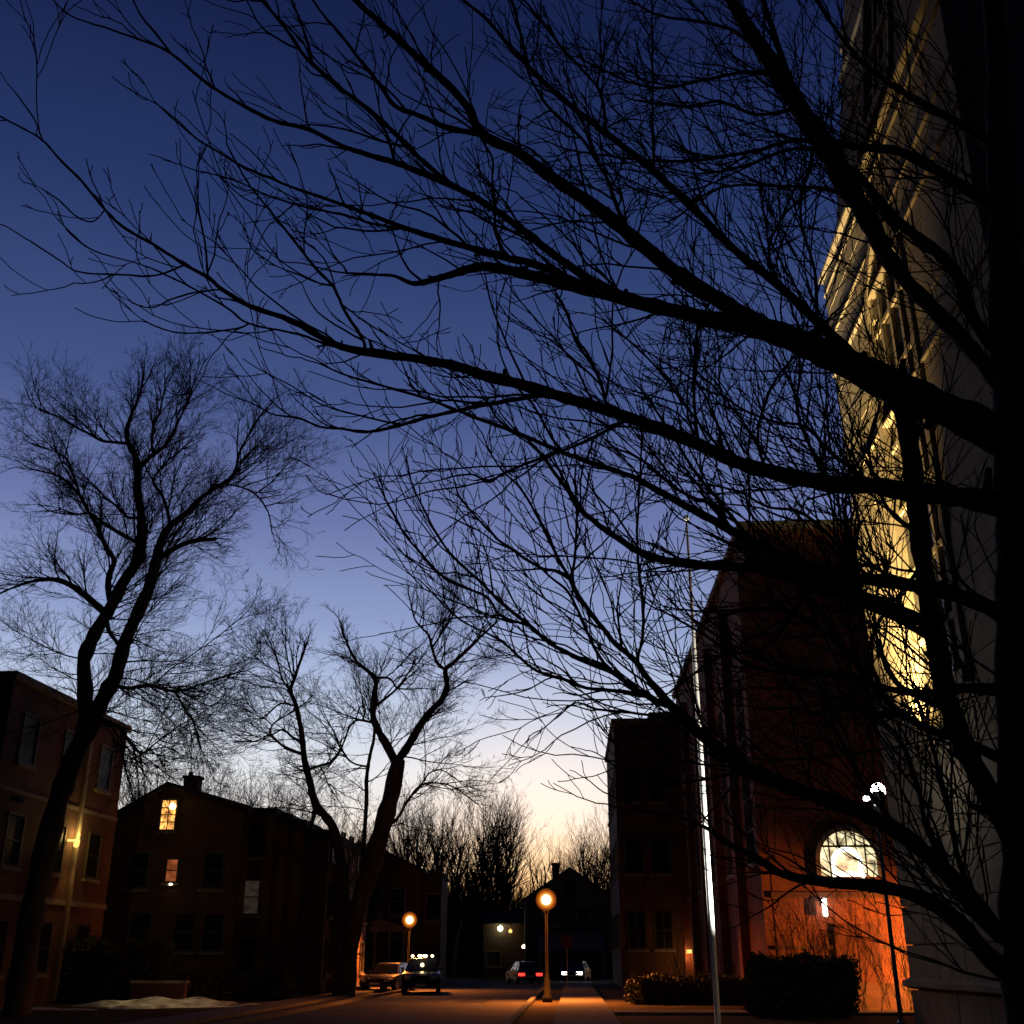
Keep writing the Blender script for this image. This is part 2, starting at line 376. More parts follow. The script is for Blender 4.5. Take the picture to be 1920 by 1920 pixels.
for z_, o_, h_ in ((.9, .16, .3), (5.95, .08, .2), (14.4, .07, .14), (18.1, .08, .18), (19.3, .06, .12), (20.95, .06, .14), (ZS - .10, .15, .30), (25.7, .09, .2), (28.6, .1, .2), (33.3, .12, .24)):
    course(z_, o_, h_)
for m_, hw, s0, s1 in WIN:                                         # pointed windows: stone surround, tracery, dark glass
    i = inset((s0 + s1) / 2)
    def slope(z): return inset(z)
    arc = []
    for k in range(13):
        t = k / 12; ang = math.pi * .36 * t
        arc.append((m_ - hw + hw * 1.9 * (1 - math.cos(ang)) / (1.9 * (1 - math.cos(math.pi * .36))), s1 + hw * 1.55 * math.sin(ang) / math.sin(math.pi * .36)))
    left = [(m_ - hw, s0)] + arc; right = [(2 * m_ - a_, z_) for a_, z_ in reversed(left)]
    outl = left + right[1:]
    sur = MB()
    for (a0, z0), (a1, z1) in zip(outl, outl[1:]):
        na = Vector((z1 - z0, -(a1 - a0))).normalized() * -.26
        q = [(a0, z0), (a1, z1), (a1 + na[0], z1 + na[1]), (a0 + na[0], z0 + na[1])]
        lo = [(slope(z_) - .10, a_, z_) for a_, z_ in q]; hi = [(slope(z_) + .2, a_, z_) for a_, z_ in q]
        sur.hexa(lo + hi)
    w = sur.build('window', M['lime'], tower)
    gl_ = MB(); n_ = len(outl); gl_.add([(slope(z_) + .125, a_, z_) for a_, z_ in outl], [tuple(range(n_))]); gl_.build('pane', M['glass'], w)
    tr = MB()
    for q in (-.5, 0, .5):
        a_ = m_ + q * hw; zt = s1 + (hw * 1.4 if q == 0 else hw * .85)
        tr.hexa([(slope(s0) + .02, a_ - .07, s0), (slope(s0) + .12, a_ - .07, s0), (slope(s0) + .12, a_ + .07, s0), (slope(s0) + .02, a_ + .07, s0),
                 (slope(zt) + .02, a_ - .07, zt), (slope(zt) + .12, a_ - .07, zt), (slope(zt) + .12, a_ + .07, zt), (slope(zt) + .02, a_ + .07, zt)])
    for z_ in np.arange(s0 + 1.4, s1 + .2, 1.7):
        tr.box(slope(z_) + .04, m_ - hw, z_ - .06, slope(z_) + .11, m_ + hw, z_ + .06)
    tr.build('tracery', M['lime'], w)
    si = MB(); si.box(slope(s0) - .22, m_ - hw - .35, s0 - .3, slope(s0) + .14, m_ + hw + .35, s0); si.build('sill', M['lime'], w)
cap = MB(); ic = inset(ZT) - .3
cap.box(ic, ic, ZT, TD - ic, DV - ic, ZT + .6, .06)
for k in range(6):
    a0 = ic + (DV - 2 * ic) * k / 6
    cap.box(ic, a0 + .15, ZT + .6, ic + .4, a0 + 1.0, ZT + 1.6)
cap.build('parapet', M['lime'], tower)

# ---- brick church hall beyond the tower
HU, HV0, HV1, HH = 7.0, 41.1, 71.4, 17.2
hall = thing('brick_church', S(HU, HV0), 'massive red brick church block beyond the tower, end wall lit orange low down', 'church', rz=-SA)
b = MB(); b.box(0, 0, -.3, 18, HV1 - HV0, HH); b.build('wall', M['brick'], hall)
b = MB(); b.box(-.22, -.22, HH, 18.2, HV1 - HV0 + .2, HH + .32, .05); b.box(.15, .15, HH + .32, 17.8, HV1 - HV0 - .2, HH + .45); b.build('parapet', M['trim'], hall)
b = MB()
for v0 in (0.0, 6.0, 12.0, 18.0, 24.0, 29.4): b.box(-.35, v0 + .02, -.2, .02, v0 + .9, HH - 1.6)
b.prism([(.05, -.0), (-.0, -.0)], 'y', 0, 0) if False else None
b.build('buttress', M['brick'], hall)
for k in range(5):
    c = 3.45 + 6.0 * k
    window(hall, 'x-', (c, 0.0, 8.5), 2.0, 7.0, 'glass', (2, 5), 'trim', .1)
pl = MB(); pl.box(-.12, -.12, -.2, 18, 0, .85); pl.build('plinth', M['brick3'], hall)
bc = MB(); bc.box(-.06, -.08, 3.55, 18, 0, 3.75); bc.box(-.06, -.07, 1.9, 18, 0, 2.02); bc.build('belt_course', M['brick3'], hall)
# the lit arched window above the entrance
def arch_ring(mb, cx, z0, hw, rise, t, y0, y1, n=14):
    pts = [(cx - hw, z0)] + [(cx - hw * math.cos(math.pi * k / n), z0 + rise + hw * math.sin(math.pi * k / n)) for k in range(n + 1)] + [(cx + hw, z0)]
    ce = Vector((cx, z0 + rise * .6))
    for p, q in zip(pts, pts[1:]):
        po = Vector(p) + (Vector(p) - ce).normalized() * t; qo = Vector(q) + (Vector(q) - ce).normalized() * t
        mb.hexa([(p[0], y0, p[1]), (q[0], y0, q[1]), (qo.x, y0, qo.y), (po.x, y0, po.y), (p[0], y1, p[1]), (q[0], y1, q[1]), (qo.x, y1, qo.y), (po.x, y1, po.y)])
    return pts
hl = Matrix.Rotation(SA, 4, 'Z') @ Matrix.Translation(-Vector(S(HU, HV0)))
ac = hl @ P(1588, 1600, 40.55)                                     # where the lit window stands on the end wall
ax_, az_ = ac.x, 4.25
sr = MB(); pts = arch_ring(sr, ax_, az_, .98, .55, .16, -.18, .02)
aw = sr.build('arched_window', M['trim'], hall)
gl_ = MB(); gl_.add([(p[0], -.03, p[1]) for p in pts], [tuple(range(len(pts)))]); gl_.build('pane', M['archglass'], aw)
il = MB(); arch_ring(il, ax_ - .04, az_ + .02, .40, .42, .15, -.07, -.04, 12)
il.box(ax_ - .56, -.07, az_ + .01, ax_ + .54, -.04, az_ + .16)
il.build('lit_arch_band', M['archlit'], aw)
tr = MB()
for q in (-.62, -.31, 0, .31, .62): tr.box(ax_ + q - .025, -.085, az_ + (1.0 if abs(q) < .5 else 0), ax_ + q + .025, -.05, az_ + .55 + math.sqrt(.96 - q * q))
tr.box(ax_ - .96, -.08, az_ + .98, ax_ + .96, -.05, az_ + 1.05); tr.build('tracery', M['frame'], aw)
# entrance door with its porch hood below, and the white lantern beside it
dr = MB(); dr.box(ax_ - .75, -.10, .02, ax_ - .02, .02, 2.7); dr.box(ax_ + .02, -.10, .02, ax_ + .75, .02, 2.7); dr.build('door', M['reddoor'], hall)
ln = hl @ P(1545, 1700, 40.5)
lt = MB(); lt.lathe([(.02, -.32), (.085, -.28), (.085, .26), (.02, .3)], 10, (ln.x, -.22, 3.25)); lb = MB(); lb.box(ln.x - .05, -.2, 3.42, ln.x + .05, 0, 3.5); lb.box(ln.x - .08, -.03, 3.3, ln.x + .08, 0, 3.6)
lbo = lb.build('lantern_bracket', M['metal'], hall); lt.build('lantern', M['whitesoft'], lbo)
# sodium wall lamp on the end wall, in the corner by the tower
sl = MB(); sl.box(7.95, -3.0, 2.62, 8.05, 0, 2.72); sl.lathe([(.05, -.2), (.17, -.12), (.17, .1), (.05, .2)], 10, (8.0, -3.0, 2.45)); slo = sl.build('wall_lamp', M['globe'], hall)
lamp('SPOT', 'sodium_light', slo, (8.0, -3.3, 2.2), 9000, (1, .29, .045), .15, (3.4, .4, .4), 92, 1.0)

# small glow low on the street front
gw = MB(); gw.box(-.3, 29.0, 1.9, 0, 29.2, 2.1); gwo = gw.build('small_wall_lamp', M['amber'], hall)
lamp('POINT', 'small_amber_light', gwo, (-.5, 29.1, 1.75), 25, (1, .42, .12), .08)

wing = thing('brick_church_wing', S(2.95, 71.6), 'lower flat-topped brick wing at the far left end of the church', 'building', rz=-SA)
b = MB(); b.box(0, 0, -.3, 12, 15, 15.6); b.build('wall', M['brick3'], wing)
b = MB(); b.box(-.15, -.15, 15.6, 12, 15.1, 15.95, .04); b.box(2.3, -.05, 15.95, 12, 6, 16.35); b.build('parapet', M['trim'], wing)
for k in range(3):
    for j in range(2): window(wing, 'y-', (1.0 + 1.6 * j, 0, 3.2 + 4.3 * k), .95, 2.0, 'glassdull', (1, 1), 'frame', .06)
for k in range(3):
    for j in range(4): window(wing, 'x-', (2 + 3.4 * j, 0, 3.2 + 4.3 * k), 1.1, 2.0, 'glass', (1, 1), 'frame', .06)

# ---- floodlights on their pole beside the tower
fp = P(1640, 1500, 24.8)
flood = thing('floodlight_pole', (fp.x, fp.y, 0), 'slim pole with two white floodlights shining up beside the stone tower', 'floodlight')
FX, FY = fp.x, fp.y
b = MB(); b.lathe([(.09, 0), (.085, .4), (.05, .45), (.04, 4.6), (.04, 4.72)], 10); b.box(-.30, -.03, 4.55, .12, .03, 4.61); b.box(-.29, -.28, 4.55, -.23, 0, 4.61); b.build('pole', M['steel'], flood)
def head(loc, aim, r, power, col, cone, blend, m='white', ln_='flood_light'):
    d = (Vector(aim) - Vector(loc)).normalized(); q = d.to_track_quat('Z', 'Y').to_matrix().to_4x4()
    h_ = MB(); h_.lathe([(r * .35, -r * 1.1), (r * .8, -r * .9), (r, 0), (r * 1.02, r * .12), (r * .94, r * .12)], 14); h_.v = [tuple(Matrix.Translation(loc) @ q @ Vector(v)) for v in h_.v]
    ho = h_.build('lamp_head', M['metal'], flood, smooth=False)
    g = MB(); g.lathe([(r * .93, r * .125), (r * .95, r * .7), (r * .8, r * 1.3), (r * .45, r * 1.7), (.005, r * 1.8)], 14); g.v = [tuple(Matrix.Translation(loc) @ q @ Vector(v)) for v in g.v]
    go = g.build('lens', M[m], ho, smooth=True)
    lamp('SPOT', ln_, go, tuple(Vector(loc) + d * (r * 1.95)), power, col, .10, tuple(Vector(loc) + d * 5), cone, blend)
wallp = lambda v, z: tuple(S(TU, v, z) - Vector((FX, FY, 0)))
head((.10, .05, 4.90), wallp(28.4, 12.5), .17, 27000, (1, .72, .29), 66, 1.0)
head((-.26, -.25, 4.74), wallp(25.5, 27.0), .075, 6500, (1, .68, .27), 46, 1.0)
pole_w = P(1320, 1500, 30.0)

# ---- flagpole
fl = thing('flagpole', (pole_w.x, pole_w.y, 0), 'tall thin white flagpole gleaming in front of the brick church, no flag', 'flagpole')
b = MB(); b.lathe([(.16, 0), (.16, .08), (.075, .12), (.070, 2), (.062, 6), (.048, 10), (.03, 13.35)], 14); b.build('pole', M['alu'], fl, smooth=True)
b = MB(); b.lathe([(.01, 13.34), (.06, 13.38), (.085, 13.46), (.06, 13.54), (.01, 13.58)], 12); b.build('finial', M['alu'], fl, smooth=True)
b = MB(); b.tube([(-.095, 0, .9), (-.085, 0, 5), (-.06, 0, 13.2)], .006, 5); b.build('halyard', M['alu'], fl)
b = MB(); b.box(-.15, -.02, 1.15, -.07, .02, 1.2); b.build('cleat', M['steel'], fl)
b = MB(); b.lathe([(.16, 0), (.16, .1), (.12, .14)], 12, (.85, -.95, 0)); bl = b.build('base_light', M['metal'], fl)
lamp('SPOT', 'flood_light', bl, (.85, -.95, .2), 26000, (1, .95, .84), .08, (0, 0, 10.0), 48, 1.0)

# ---- flat-roofed brick building on the far left
LY0 = 40.0; lc = Vector((-.4552 * LY0, LY0, 0)); la = -math.atan(.077)
left_b = thing('apartment_building', lc, 'flat-roofed brown brick building at the left edge behind the biggest bare tree', 'building', rz=la)
LD = 10.4; LH = 11.1
b = MB(); b.box(-16, 0, -.3, 0, LD, LH); b.build('wall', M['brick3'], left_b)
b = MB(); b.box(-16.1, -.12, LH, .14, LD + .12, LH + .3, .04); b.build('parapet', M['trim'], left_b)
b = MB(); b.box(-16, -.07, 3.55, .06, LD + .06, 3.75); b.box(-16, -.05, 7.2, .05, LD + .05, 7.35); b.build('belt_course', M['trim'], left_b)
for k in range(3):
    for j in range(3): window(left_b, 'x+', (1.7 + 3.4 * j, 0, 2.0 + 3.6 * k), 1.1, 1.7, 'glassdull', (0, 1))
    for j in range(3): window(left_b, 'y-', (-1.8 - 3.0 * j, 0, 2.0 + 3.6 * k), 1.2, 1.7, 'glass', (0, 1))
b = MB(); b.box(.0, 6.55, .1, .16, 6.80, LH - .6, .02); b.build('downpipe', M['cream'], left_b)
# wall lantern half way up the street front
b = MB(); b.box(0, 6.0, 5.95, .34, 6.1, 6.03); b.lathe([(.03, -.17), (.11, -.12), (.13, .1), (.04, .18)], 8, (.38, 6.05, 5.88)); wl = b.build('wall_lantern', M['amber'], left_b)
lamp('POINT', 'wall_lantern_light', wl, (.42, 6.45, 6.2), 40, (1, .66, .18), .06)
lamp('SPOT', 'wall_lantern_down_light', wl, (.6, 6.3, 5.7), 40, (1, .50, .14), .1, (.1, 6.5, 0), 70, .8)
# yard floodlight on the same front
yf = Vector((.50, 1.3, 6.97)); li = Matrix.Rotation(-la, 4, 'Z') @ Matrix.Translation(-lc)
aim = li @ Vector((-12.5, 43.8, .2))
b = MB(); b.box(-.02, 1.22, 6.92, .2, 1.38, 7.08); b.box(.18, 1.12, 6.86, .34, 1.48, 7.08, .02); yo = b.build('yard_floodlight', M['metal'], left_b)
lamp('SPOT', 'yard_light', yo, tuple(yf), 900, (1, .74, .34), .1, tuple(aim), 34, .8)

# ---- gabled house with the lit attic window
GY = 54.0
def tanx(x, y): return (P(x, y, 1.0)).x
gh = thing('gabled_house', (0, GY, 0), 'dark gabled brick house with chimney and a lit orange attic window', 'house')
gx0, gxa, gx1 = tanx(205, 1535) * GY, tanx(318, 1467) * GY, -12.35
ga, ge = P(318, 1467, GY).z, P(222, 1532, GY).z
ge2 = P(445, 1512, GY).z
b = MB(); b.prism([(gx0 + .25, -.2), (gx1 - .25, -.2), (gx1 - .25, ge2 - .25), (gxa, ga - .22), (gx0 + .25, ge - .15)], 'y', 0, 9.5); b.build('wall', M['brick3'], gh)
b = MB()
b.hexa([(gx0, -.35, ge - .18), (gxa, -.35, ga - .2), (gxa, 9.8, ga - .2), (gx0, 9.8, ge - .18), (gx0, -.35, ge), (gxa, -.35, ga), (gxa, 9.8, ga), (gx0, 9.8, ge)])
b.hexa([(gxa, -.35, ga - .2), (gx1, -.35, ge2 - .2), (gx1, 9.8, ge2 - .2), (gxa, 9.8, ga - .2), (gxa, -.35, ga), (gx1, -.35, ge2), (gx1, 9.8, ge2), (gxa, 9.8, ga)])
rf = b.build('roof', M['roof'], gh)
for xq, zq in ((gx0 + .3, ge - .2), (gx1 - .35, ge2 - .3)):
    b = MB(); b.tube([(xq, -.08, zq), (xq, -.08, .3), (xq, -.25, .12)], .05, 7); b.build('downpipe', M['frame'], gh)
for xq, zq in ((gx0, ge), (gx1, ge2)):
    b = MB(); b.box(xq - .07, -.35, zq - .33, xq + .07, 9.8, zq - .21); b.build('gutter', M['frame'], rf)
cxm = tanx(361, 1470) * (GY + 1.2); ct = P(361, 1456, GY + 1.2).z
b = MB(); b.box(cxm - .36, .9, ga - 2.2, cxm + .36, 1.6, ct - .12); b.box(cxm - .43, .83, ct - .12, cxm + .43, 1.67, ct); b.lathe([(.13, 0), (.11, .22)], 8, (cxm - .15, 1.25, ct)); b.build('chimney', M['brick3'], rf)
wx = tanx(316, 1528) * GY; wz = P(316, 1528, GY).z
w_ = window(gh, 'y-', (wx, 0, wz), .66, 1.32, 'warmwin', (1, 3), 'frame', .08)
b = MB(); b.lathe([(.02, -.16), (.15, -.1), (.17, .02), (.06, .15)], 10, (wx + .17, -.06, wz + .40)); b.build('lamp_seen_inside', M['warmlamp'], w_, smooth=True)
wx = tanx(323, 1628) * GY; wz = P(323, 1632, GY).z
w_ = window(gh, 'y-', (wx, 0, wz), .48, .95, 'dimwin', (0, 1), 'frame', .08)
b = MB(); b.lathe([(.01, -.05), (.07, -.03), (.07, .03), (.01, .05)], 8, (wx + .05, -.16, wz - .62)); b.build('door_lamp', M['peach'], w_)
for xx, yy in ((260, 1632), (262, 1745), (345, 1748), (400, 1632), (400, 1748)):
    window(gh, 'y-', (tanx(xx, yy) * GY, 0, P(xx, yy, GY).z), .85, 1.5, 'glass', (0, 1), 'frame', .08)
b = MB(); b.box(tanx(305, 1800) * GY - .5, -.1, .15, tanx(305, 1800) * GY + .5, .02, 2.3); b.build('door', M['wood'], gh)

# ---- row of brick houses running away along the left side of the street
RU = S(-11.6 + .0, 0).x
def row_house(v0, v1, u, h, label, lit=None, last=True, fw=2.0, m='brick3'):
    t = thing('row_house', S(u, v0), label, 'house', 'attached brick houses on the left of the street', rz=-SA)
    d = v1 - v0
    b = MB(); b.box(-3.2, 0.02, -.3, 0, d - .02, h); b.build('wall', M[m], t)
    b = MB(); b.box(-3.25, -.1, h, .18, d + .0, h + .22, .03); b.box(-3.1, .03, h + .22, .05, d - .05, h + .5); b.build('cornice', M['roof'], t)
    if not last:                                         # only the narrow front towards us shows, the side joins the next house
        if fw > 1.6:
            for fl_ in range(3):
                for j in range(2): window(t, 'y-', (-fw * (.27 + .46 * j), .02, 1.7 + 2.6 * fl_), .75, 1.45, lit if (lit and fl_ == 1 and j == 0) else 'glassdull', (0, 1), 'frame', .08)
        b = MB(); b.box(-fw, -.06, 3.1, .05, .02, 3.24); b.build('belt_course', M['frame'], t)
        return t
    n = 5
    for fl_ in range(3):
        for j in range(n): window(t, 'x+', (d * (j + .5) / n, 0, 1.7 + 2.6 * fl_), .8, 1.45, 'glassdull', (0, 1), 'frame', .08)
    b = MB(); b.prism([(0, d * .12), (.7, d * .16), (.7, d * .24), (0, d * .28)], 'z', -.2, h - .9); b.build('bay', M[m], t)
    b = MB(); b.box(0, d * .6 - .5, .4, .07, d * .6 + .5, 2.7); b.build('door', M['wood'], t)
    b = MB()
    for k in range(3): b.box(0, d * .6 - .8, -.1, 1.2 - .35 * k, d * .6 + .8, .14 + .14 * k)
    b.build('steps', M['concrete'], t)
    return t
u0 = -14.3
def u_of(x, y, Y): q = P(x, y, Y); return q.x * math.cos(SA) - q.y * math.sin(SA)
row = [(54.6, 66.0, u_of(505, 1508, 54.0), P(450, 1508, 54.0).z, 'widest flat-roofed brick row house, right beside the gabled house', 'dimgrey', False, 3.2),
       (54.95, 66.5, u_of(530, 1517, 54.4), P(515, 1518, 54.4).z, 'narrow front of the second brick row house, one roof step lower', None, False, .7),
       (55.35, 67.0, u_of(561, 1530, 54.8), P(545, 1531, 54.8).z, 'narrow front of the third brick row house, two roof steps lower', None, False, .9),
       (55.85, 67.5, u_of(609, 1552, 55.3), P(585, 1551, 55.3).z, 'last and lowest brick row house, its corner next to the twin-trunked tree', None, True, 1.3)]
for v0, v1, u, h, lab, lit, last, fw in row: row_house(v0, v1, u, h - .5, lab, lit, last, fw)

# ---- house with the gabled porch behind the first street lamp
def gable_house(name, Y, x0, x1, xa, za, ze, depth, label, wallm, porch=None):
    t = thing(name, (0, Y, 0), label, 'house')
    b = MB(); b.prism([(x0 + .3, -.2), (x1 - .3, -.2), (x1 - .3, ze), (xa, za - .2), (x0 + .3, ze)], 'y', 0, depth); b.build('wall', M[wallm], t)
    b = MB()
    for a_, c_ in ((x0, xa), (xa, x1)):
        za_, zc_ = (ze - .15, za) if a_ == x0 else (za, ze - .15)
        b.hexa([(a_, -.4, za_ - .2), (c_, -.4, zc_ - .2), (c_, depth + .3, zc_ - .2), (a_, depth + .3, za_ - .2), (a_, -.4, za_), (c_, -.4, zc_), (c_, depth + .3, zc_), (a_, depth + .3, za_)])
    r_ = b.build('roof', M['roof'], t)
    return t, r_
HY = 80.0
mh, mr_ = gable_house('porch_house', HY, P(648, 1650, HY).x, P(800, 1628, HY).x, P(718, 1592, HY).x, P(718, 1592, HY).z, P(800, 1628, HY).z, 9, 'two-storey house with a pale gabled porch, behind the street lamp on the left', 'brick3')
b = MB(); x0, x1 = P(795, 1650, HY).x, P(828, 1650, HY).x; b.box(x0 - .5, .4, -.2, x1, 8, P(815, 1640, HY).z); b.box(x0, .3, P(815, 1640, HY).z, x1 + .15, 8.2, P(815, 1636, HY).z); b.build('side_wing', M['brick3'], mh)
px0, px1, pxa = P(672, 1740, HY - 2).x, P(762, 1740, HY - 2).x, P(712, 1721, HY - 2).x
pz, pe = P(712, 1722, HY - 2).z, P(712, 1740, HY - 2).z
b = MB(); b.prism([(px0, pe - .22), (px1, pe - .22), (px1, pe), (pxa, pz), (px0, pe)], 'y', -2.2, .2); pr = b.build('porch_roof', M['cream'], mh)
for k in range(4):
    xq = px0 + .15 + (px1 - px0 - .3) * k / 3
    b = MB(); b.lathe([(.16, 0), (.16, .12), (.11, .15), (.095, pe - .4), (.15, pe - .34), (.15, pe - .22)], 10, (xq, -2.0, 0)); b.build('column', M['cream'], mh)
b = MB(); b.box(px0, -2.2, -.1, px1, .1, .35); b.build('porch_floor', M['concrete'], mh)
for xx, yy, l in ((700, 1690, 'glass'), (745, 1690, 'glass'), (690, 1780, 'dimgrey'), (740, 1785, 'glass'), (812, 1700, 'glass')):
    window(mh, 'y-', (P(xx, yy, HY).x, 0.0 if xx < 800 else .4, P(xx, yy, HY).z), .95, 1.6, l, (0, 1), 'cream', .08)
b = MB(); b.box(P(718, 1790, HY).x - .5, -.08, .35, P(718, 1790, HY).x + .5, .02, 2.5); b.build('door', M['wood'], mh)

# ---- gabled house at the end of the street
EY = 104.0
eh, er_ = gable_house('gabled_house', EY, P(978, 1684, EY).x, P(1160, 1700, EY).x, P(1068, 1626, EY).x, P(1068, 1626, EY).z, P(978, 1684, EY).z, 11, 'gabled house at the end of the street behind the taller street lamp', 'wood')
cx_ = P(1043, 1640, EY).x; cz = P(1043, 1618, EY + 1).z
b = MB(); b.box(cx_ - .33, .8, P(1043, 1655, EY).z, cx_ + .33, 1.5, cz - .15); b.box(cx_ - .4, .72, cz - .15, cx_ + .4, 1.58, cz); b.build('chimney', M['brick3'], er_)
b = MB(); zz0, zz1 = P(1060, 1784, EY - 2).z, P(1060, 1748, EY - 2).z
b.prism([(-2.4, zz0 + .2), (-2.4, zz0), (0, zz0 + .55), (0, zz1)], 'x', P(1008, 1760, EY).x, P(1130, 1760, EY).x); b.build('porch_roof', M['cream'], eh)
for k in range(4):
    xq = P(1012, 1760, EY).x + (P(1126, 1760, EY).x - P(1012, 1760, EY).x) * k / 3
    b = MB(); b.lathe([(.14, 0), (.1, .2), (.1, zz0)], 8, (xq, -2.2, 0)); b.build('column', M['cream'], eh)
for xx, yy in ((1040, 1720), (1095, 1720), (1068, 1665)):
    window(eh, 'y-', (P(xx, yy, EY).x, 0, P(xx, yy, EY).z), 1.1, 1.5, 'glass', (0, 1), 'cream', .08)
# ---- low dark house with two small lamps, left of it
DY = 112.0
dh = thing('low_house', (0, DY, 0), 'low dark house between trees with a greenish and an amber lamp', 'house')
x0, x1 = P(900, 1735, DY).x, P(992, 1735, DY).x
b = MB(); b.box(x0 + .3, 0, -.2, x1 - .3, 8, P(945, 1728, DY).z); b.build('wall', M['brick3'], dh)
b = MB(); zt, ze = P(945, 1704, DY).z, P(945, 1729, DY).z
b.prism([(-.6, ze - .15), (-.6, ze), (4, zt), (8.6, ze), (8.6, ze - .15)], 'x', x0, x1); b.build('roof', M['roof'], dh)
for x_, y_, m_, r_, pw, c_ in ((938, 1741, 'green', .24, .8, (.8, 1, .45)), (957, 1746, 'amber', .16, .6, (1, .6, .15))):
    q = P(x_, y_, DY - .5); b = MB(); b.lathe([(.05, -r_), (r_, -r_ * .5), (r_, r_ * .5), (.05, r_)], 10, (q.x, -.5, q.z)); b.box(q.x - .04, -.45, q.z + r_, q.x + .04, 0, q.z + r_ + .06)
    o = b.build('wall_lamp', M[m_], dh); lamp('POINT', 'wall_lamp_light', o, (q.x, -.9, q.z), pw, c_, .1)
window(dh, 'y-', (P(925, 1770, DY).x, 0, 1.6), 1.3, 1.2, 'glass', (1, 0), 'cream', .08)
q = P(982, 1775, 108); b = MB(); b.box(x1 - 2.4, -4.6, -.1, x1 - 2.28, -4.48, q.z - .15); b.lathe([(.04, -.16), (.15, -.1), (.17, .06), (.03, .18)], 10, (q.x, -4.5, q.z)); b.v = b.v
gp = thing('garden_lamp', (q.x, 107.5, 0), 'small pinkish white lamp on a short post at the street end', 'lamp')
b = MB(); b.lathe([(.06, 0), (.035, .15), (.03, q.z - .16)], 8); b.build('post', M['metal'], gp)
b = MB(); b.lathe([(.04, -.16), (.16, -.1), (.18, .06), (.03, .18)], 10, (0, 0, q.z)); b.build('globe', M['peach'], gp, smooth=True)

# ------------------------------------------------------------------ street lamps
def street_lamp(x, y, h, label, power):
    t = thing('street_lamp', (x, y, 0), label, 'street lamp', 'globe street lamps along the street')
    b = MB(); b.lathe([(.2, 0), (.2, .18), (.13, .3), (.11, .8), (.085, .9), (.06, 1.1), (.05, h - .7), (.07, h - .66), (.05, h - .56), (.10, h - .48), (.12, h - .43)], 12); b.build('post', M['metal'], t, smooth=True)
    n = 11; r = .20
    g = MB(); g.lathe([(max(.01, r * math.sin(math.pi * k / n)), h - r * math.cos(math.pi * k / n)) for k in range(n + 1)], 16); go = g.build('globe', M['globe'], t, smooth=True)
    for r, m_ in ((.27, 'halo'), (.34, 'halo2'), (.42, 'halo3')):  # added see-through glowing shells that imitate the bloom around the globe
        g = MB(); g.lathe([(max(.01, r * math.sin(math.pi * k / n)), h - r * math.cos(math.pi * k / n)) for k in range(n + 1)], 18); g.build('glow_shell', M[m_], go, smooth=True)
    b = MB(); b.lathe([(.16, h + .43), (.09, h + .50), (.02, h + .60)], 10); b.build('finial', M['metal'], t)
    lamp('POINT', 'sodium_light', go, (0, 0, h), power * .17, (1, .27, .04), .2)
    for sx in (-.5, .5): lamp('SPOT', 'sodium_down_light', go, (sx, -.1, h - .1), power * 2.6, (1, .25, .035), .2, (sx * 3.2, -1.2, 0), 140, 1.0)
    for o in (go,): o.visible_shadow = True
    return t
q = P(768, 1725, 66); street_lamp(q.x, q.y, q.z, 'lit orange globe lamp on the left side, above the parked cars', 1700)
q = P(1024, 1687, 48); street_lamp(q.x, q.y, q.z, 'larger lit orange globe lamp on the right, in front of the end house', 1700)

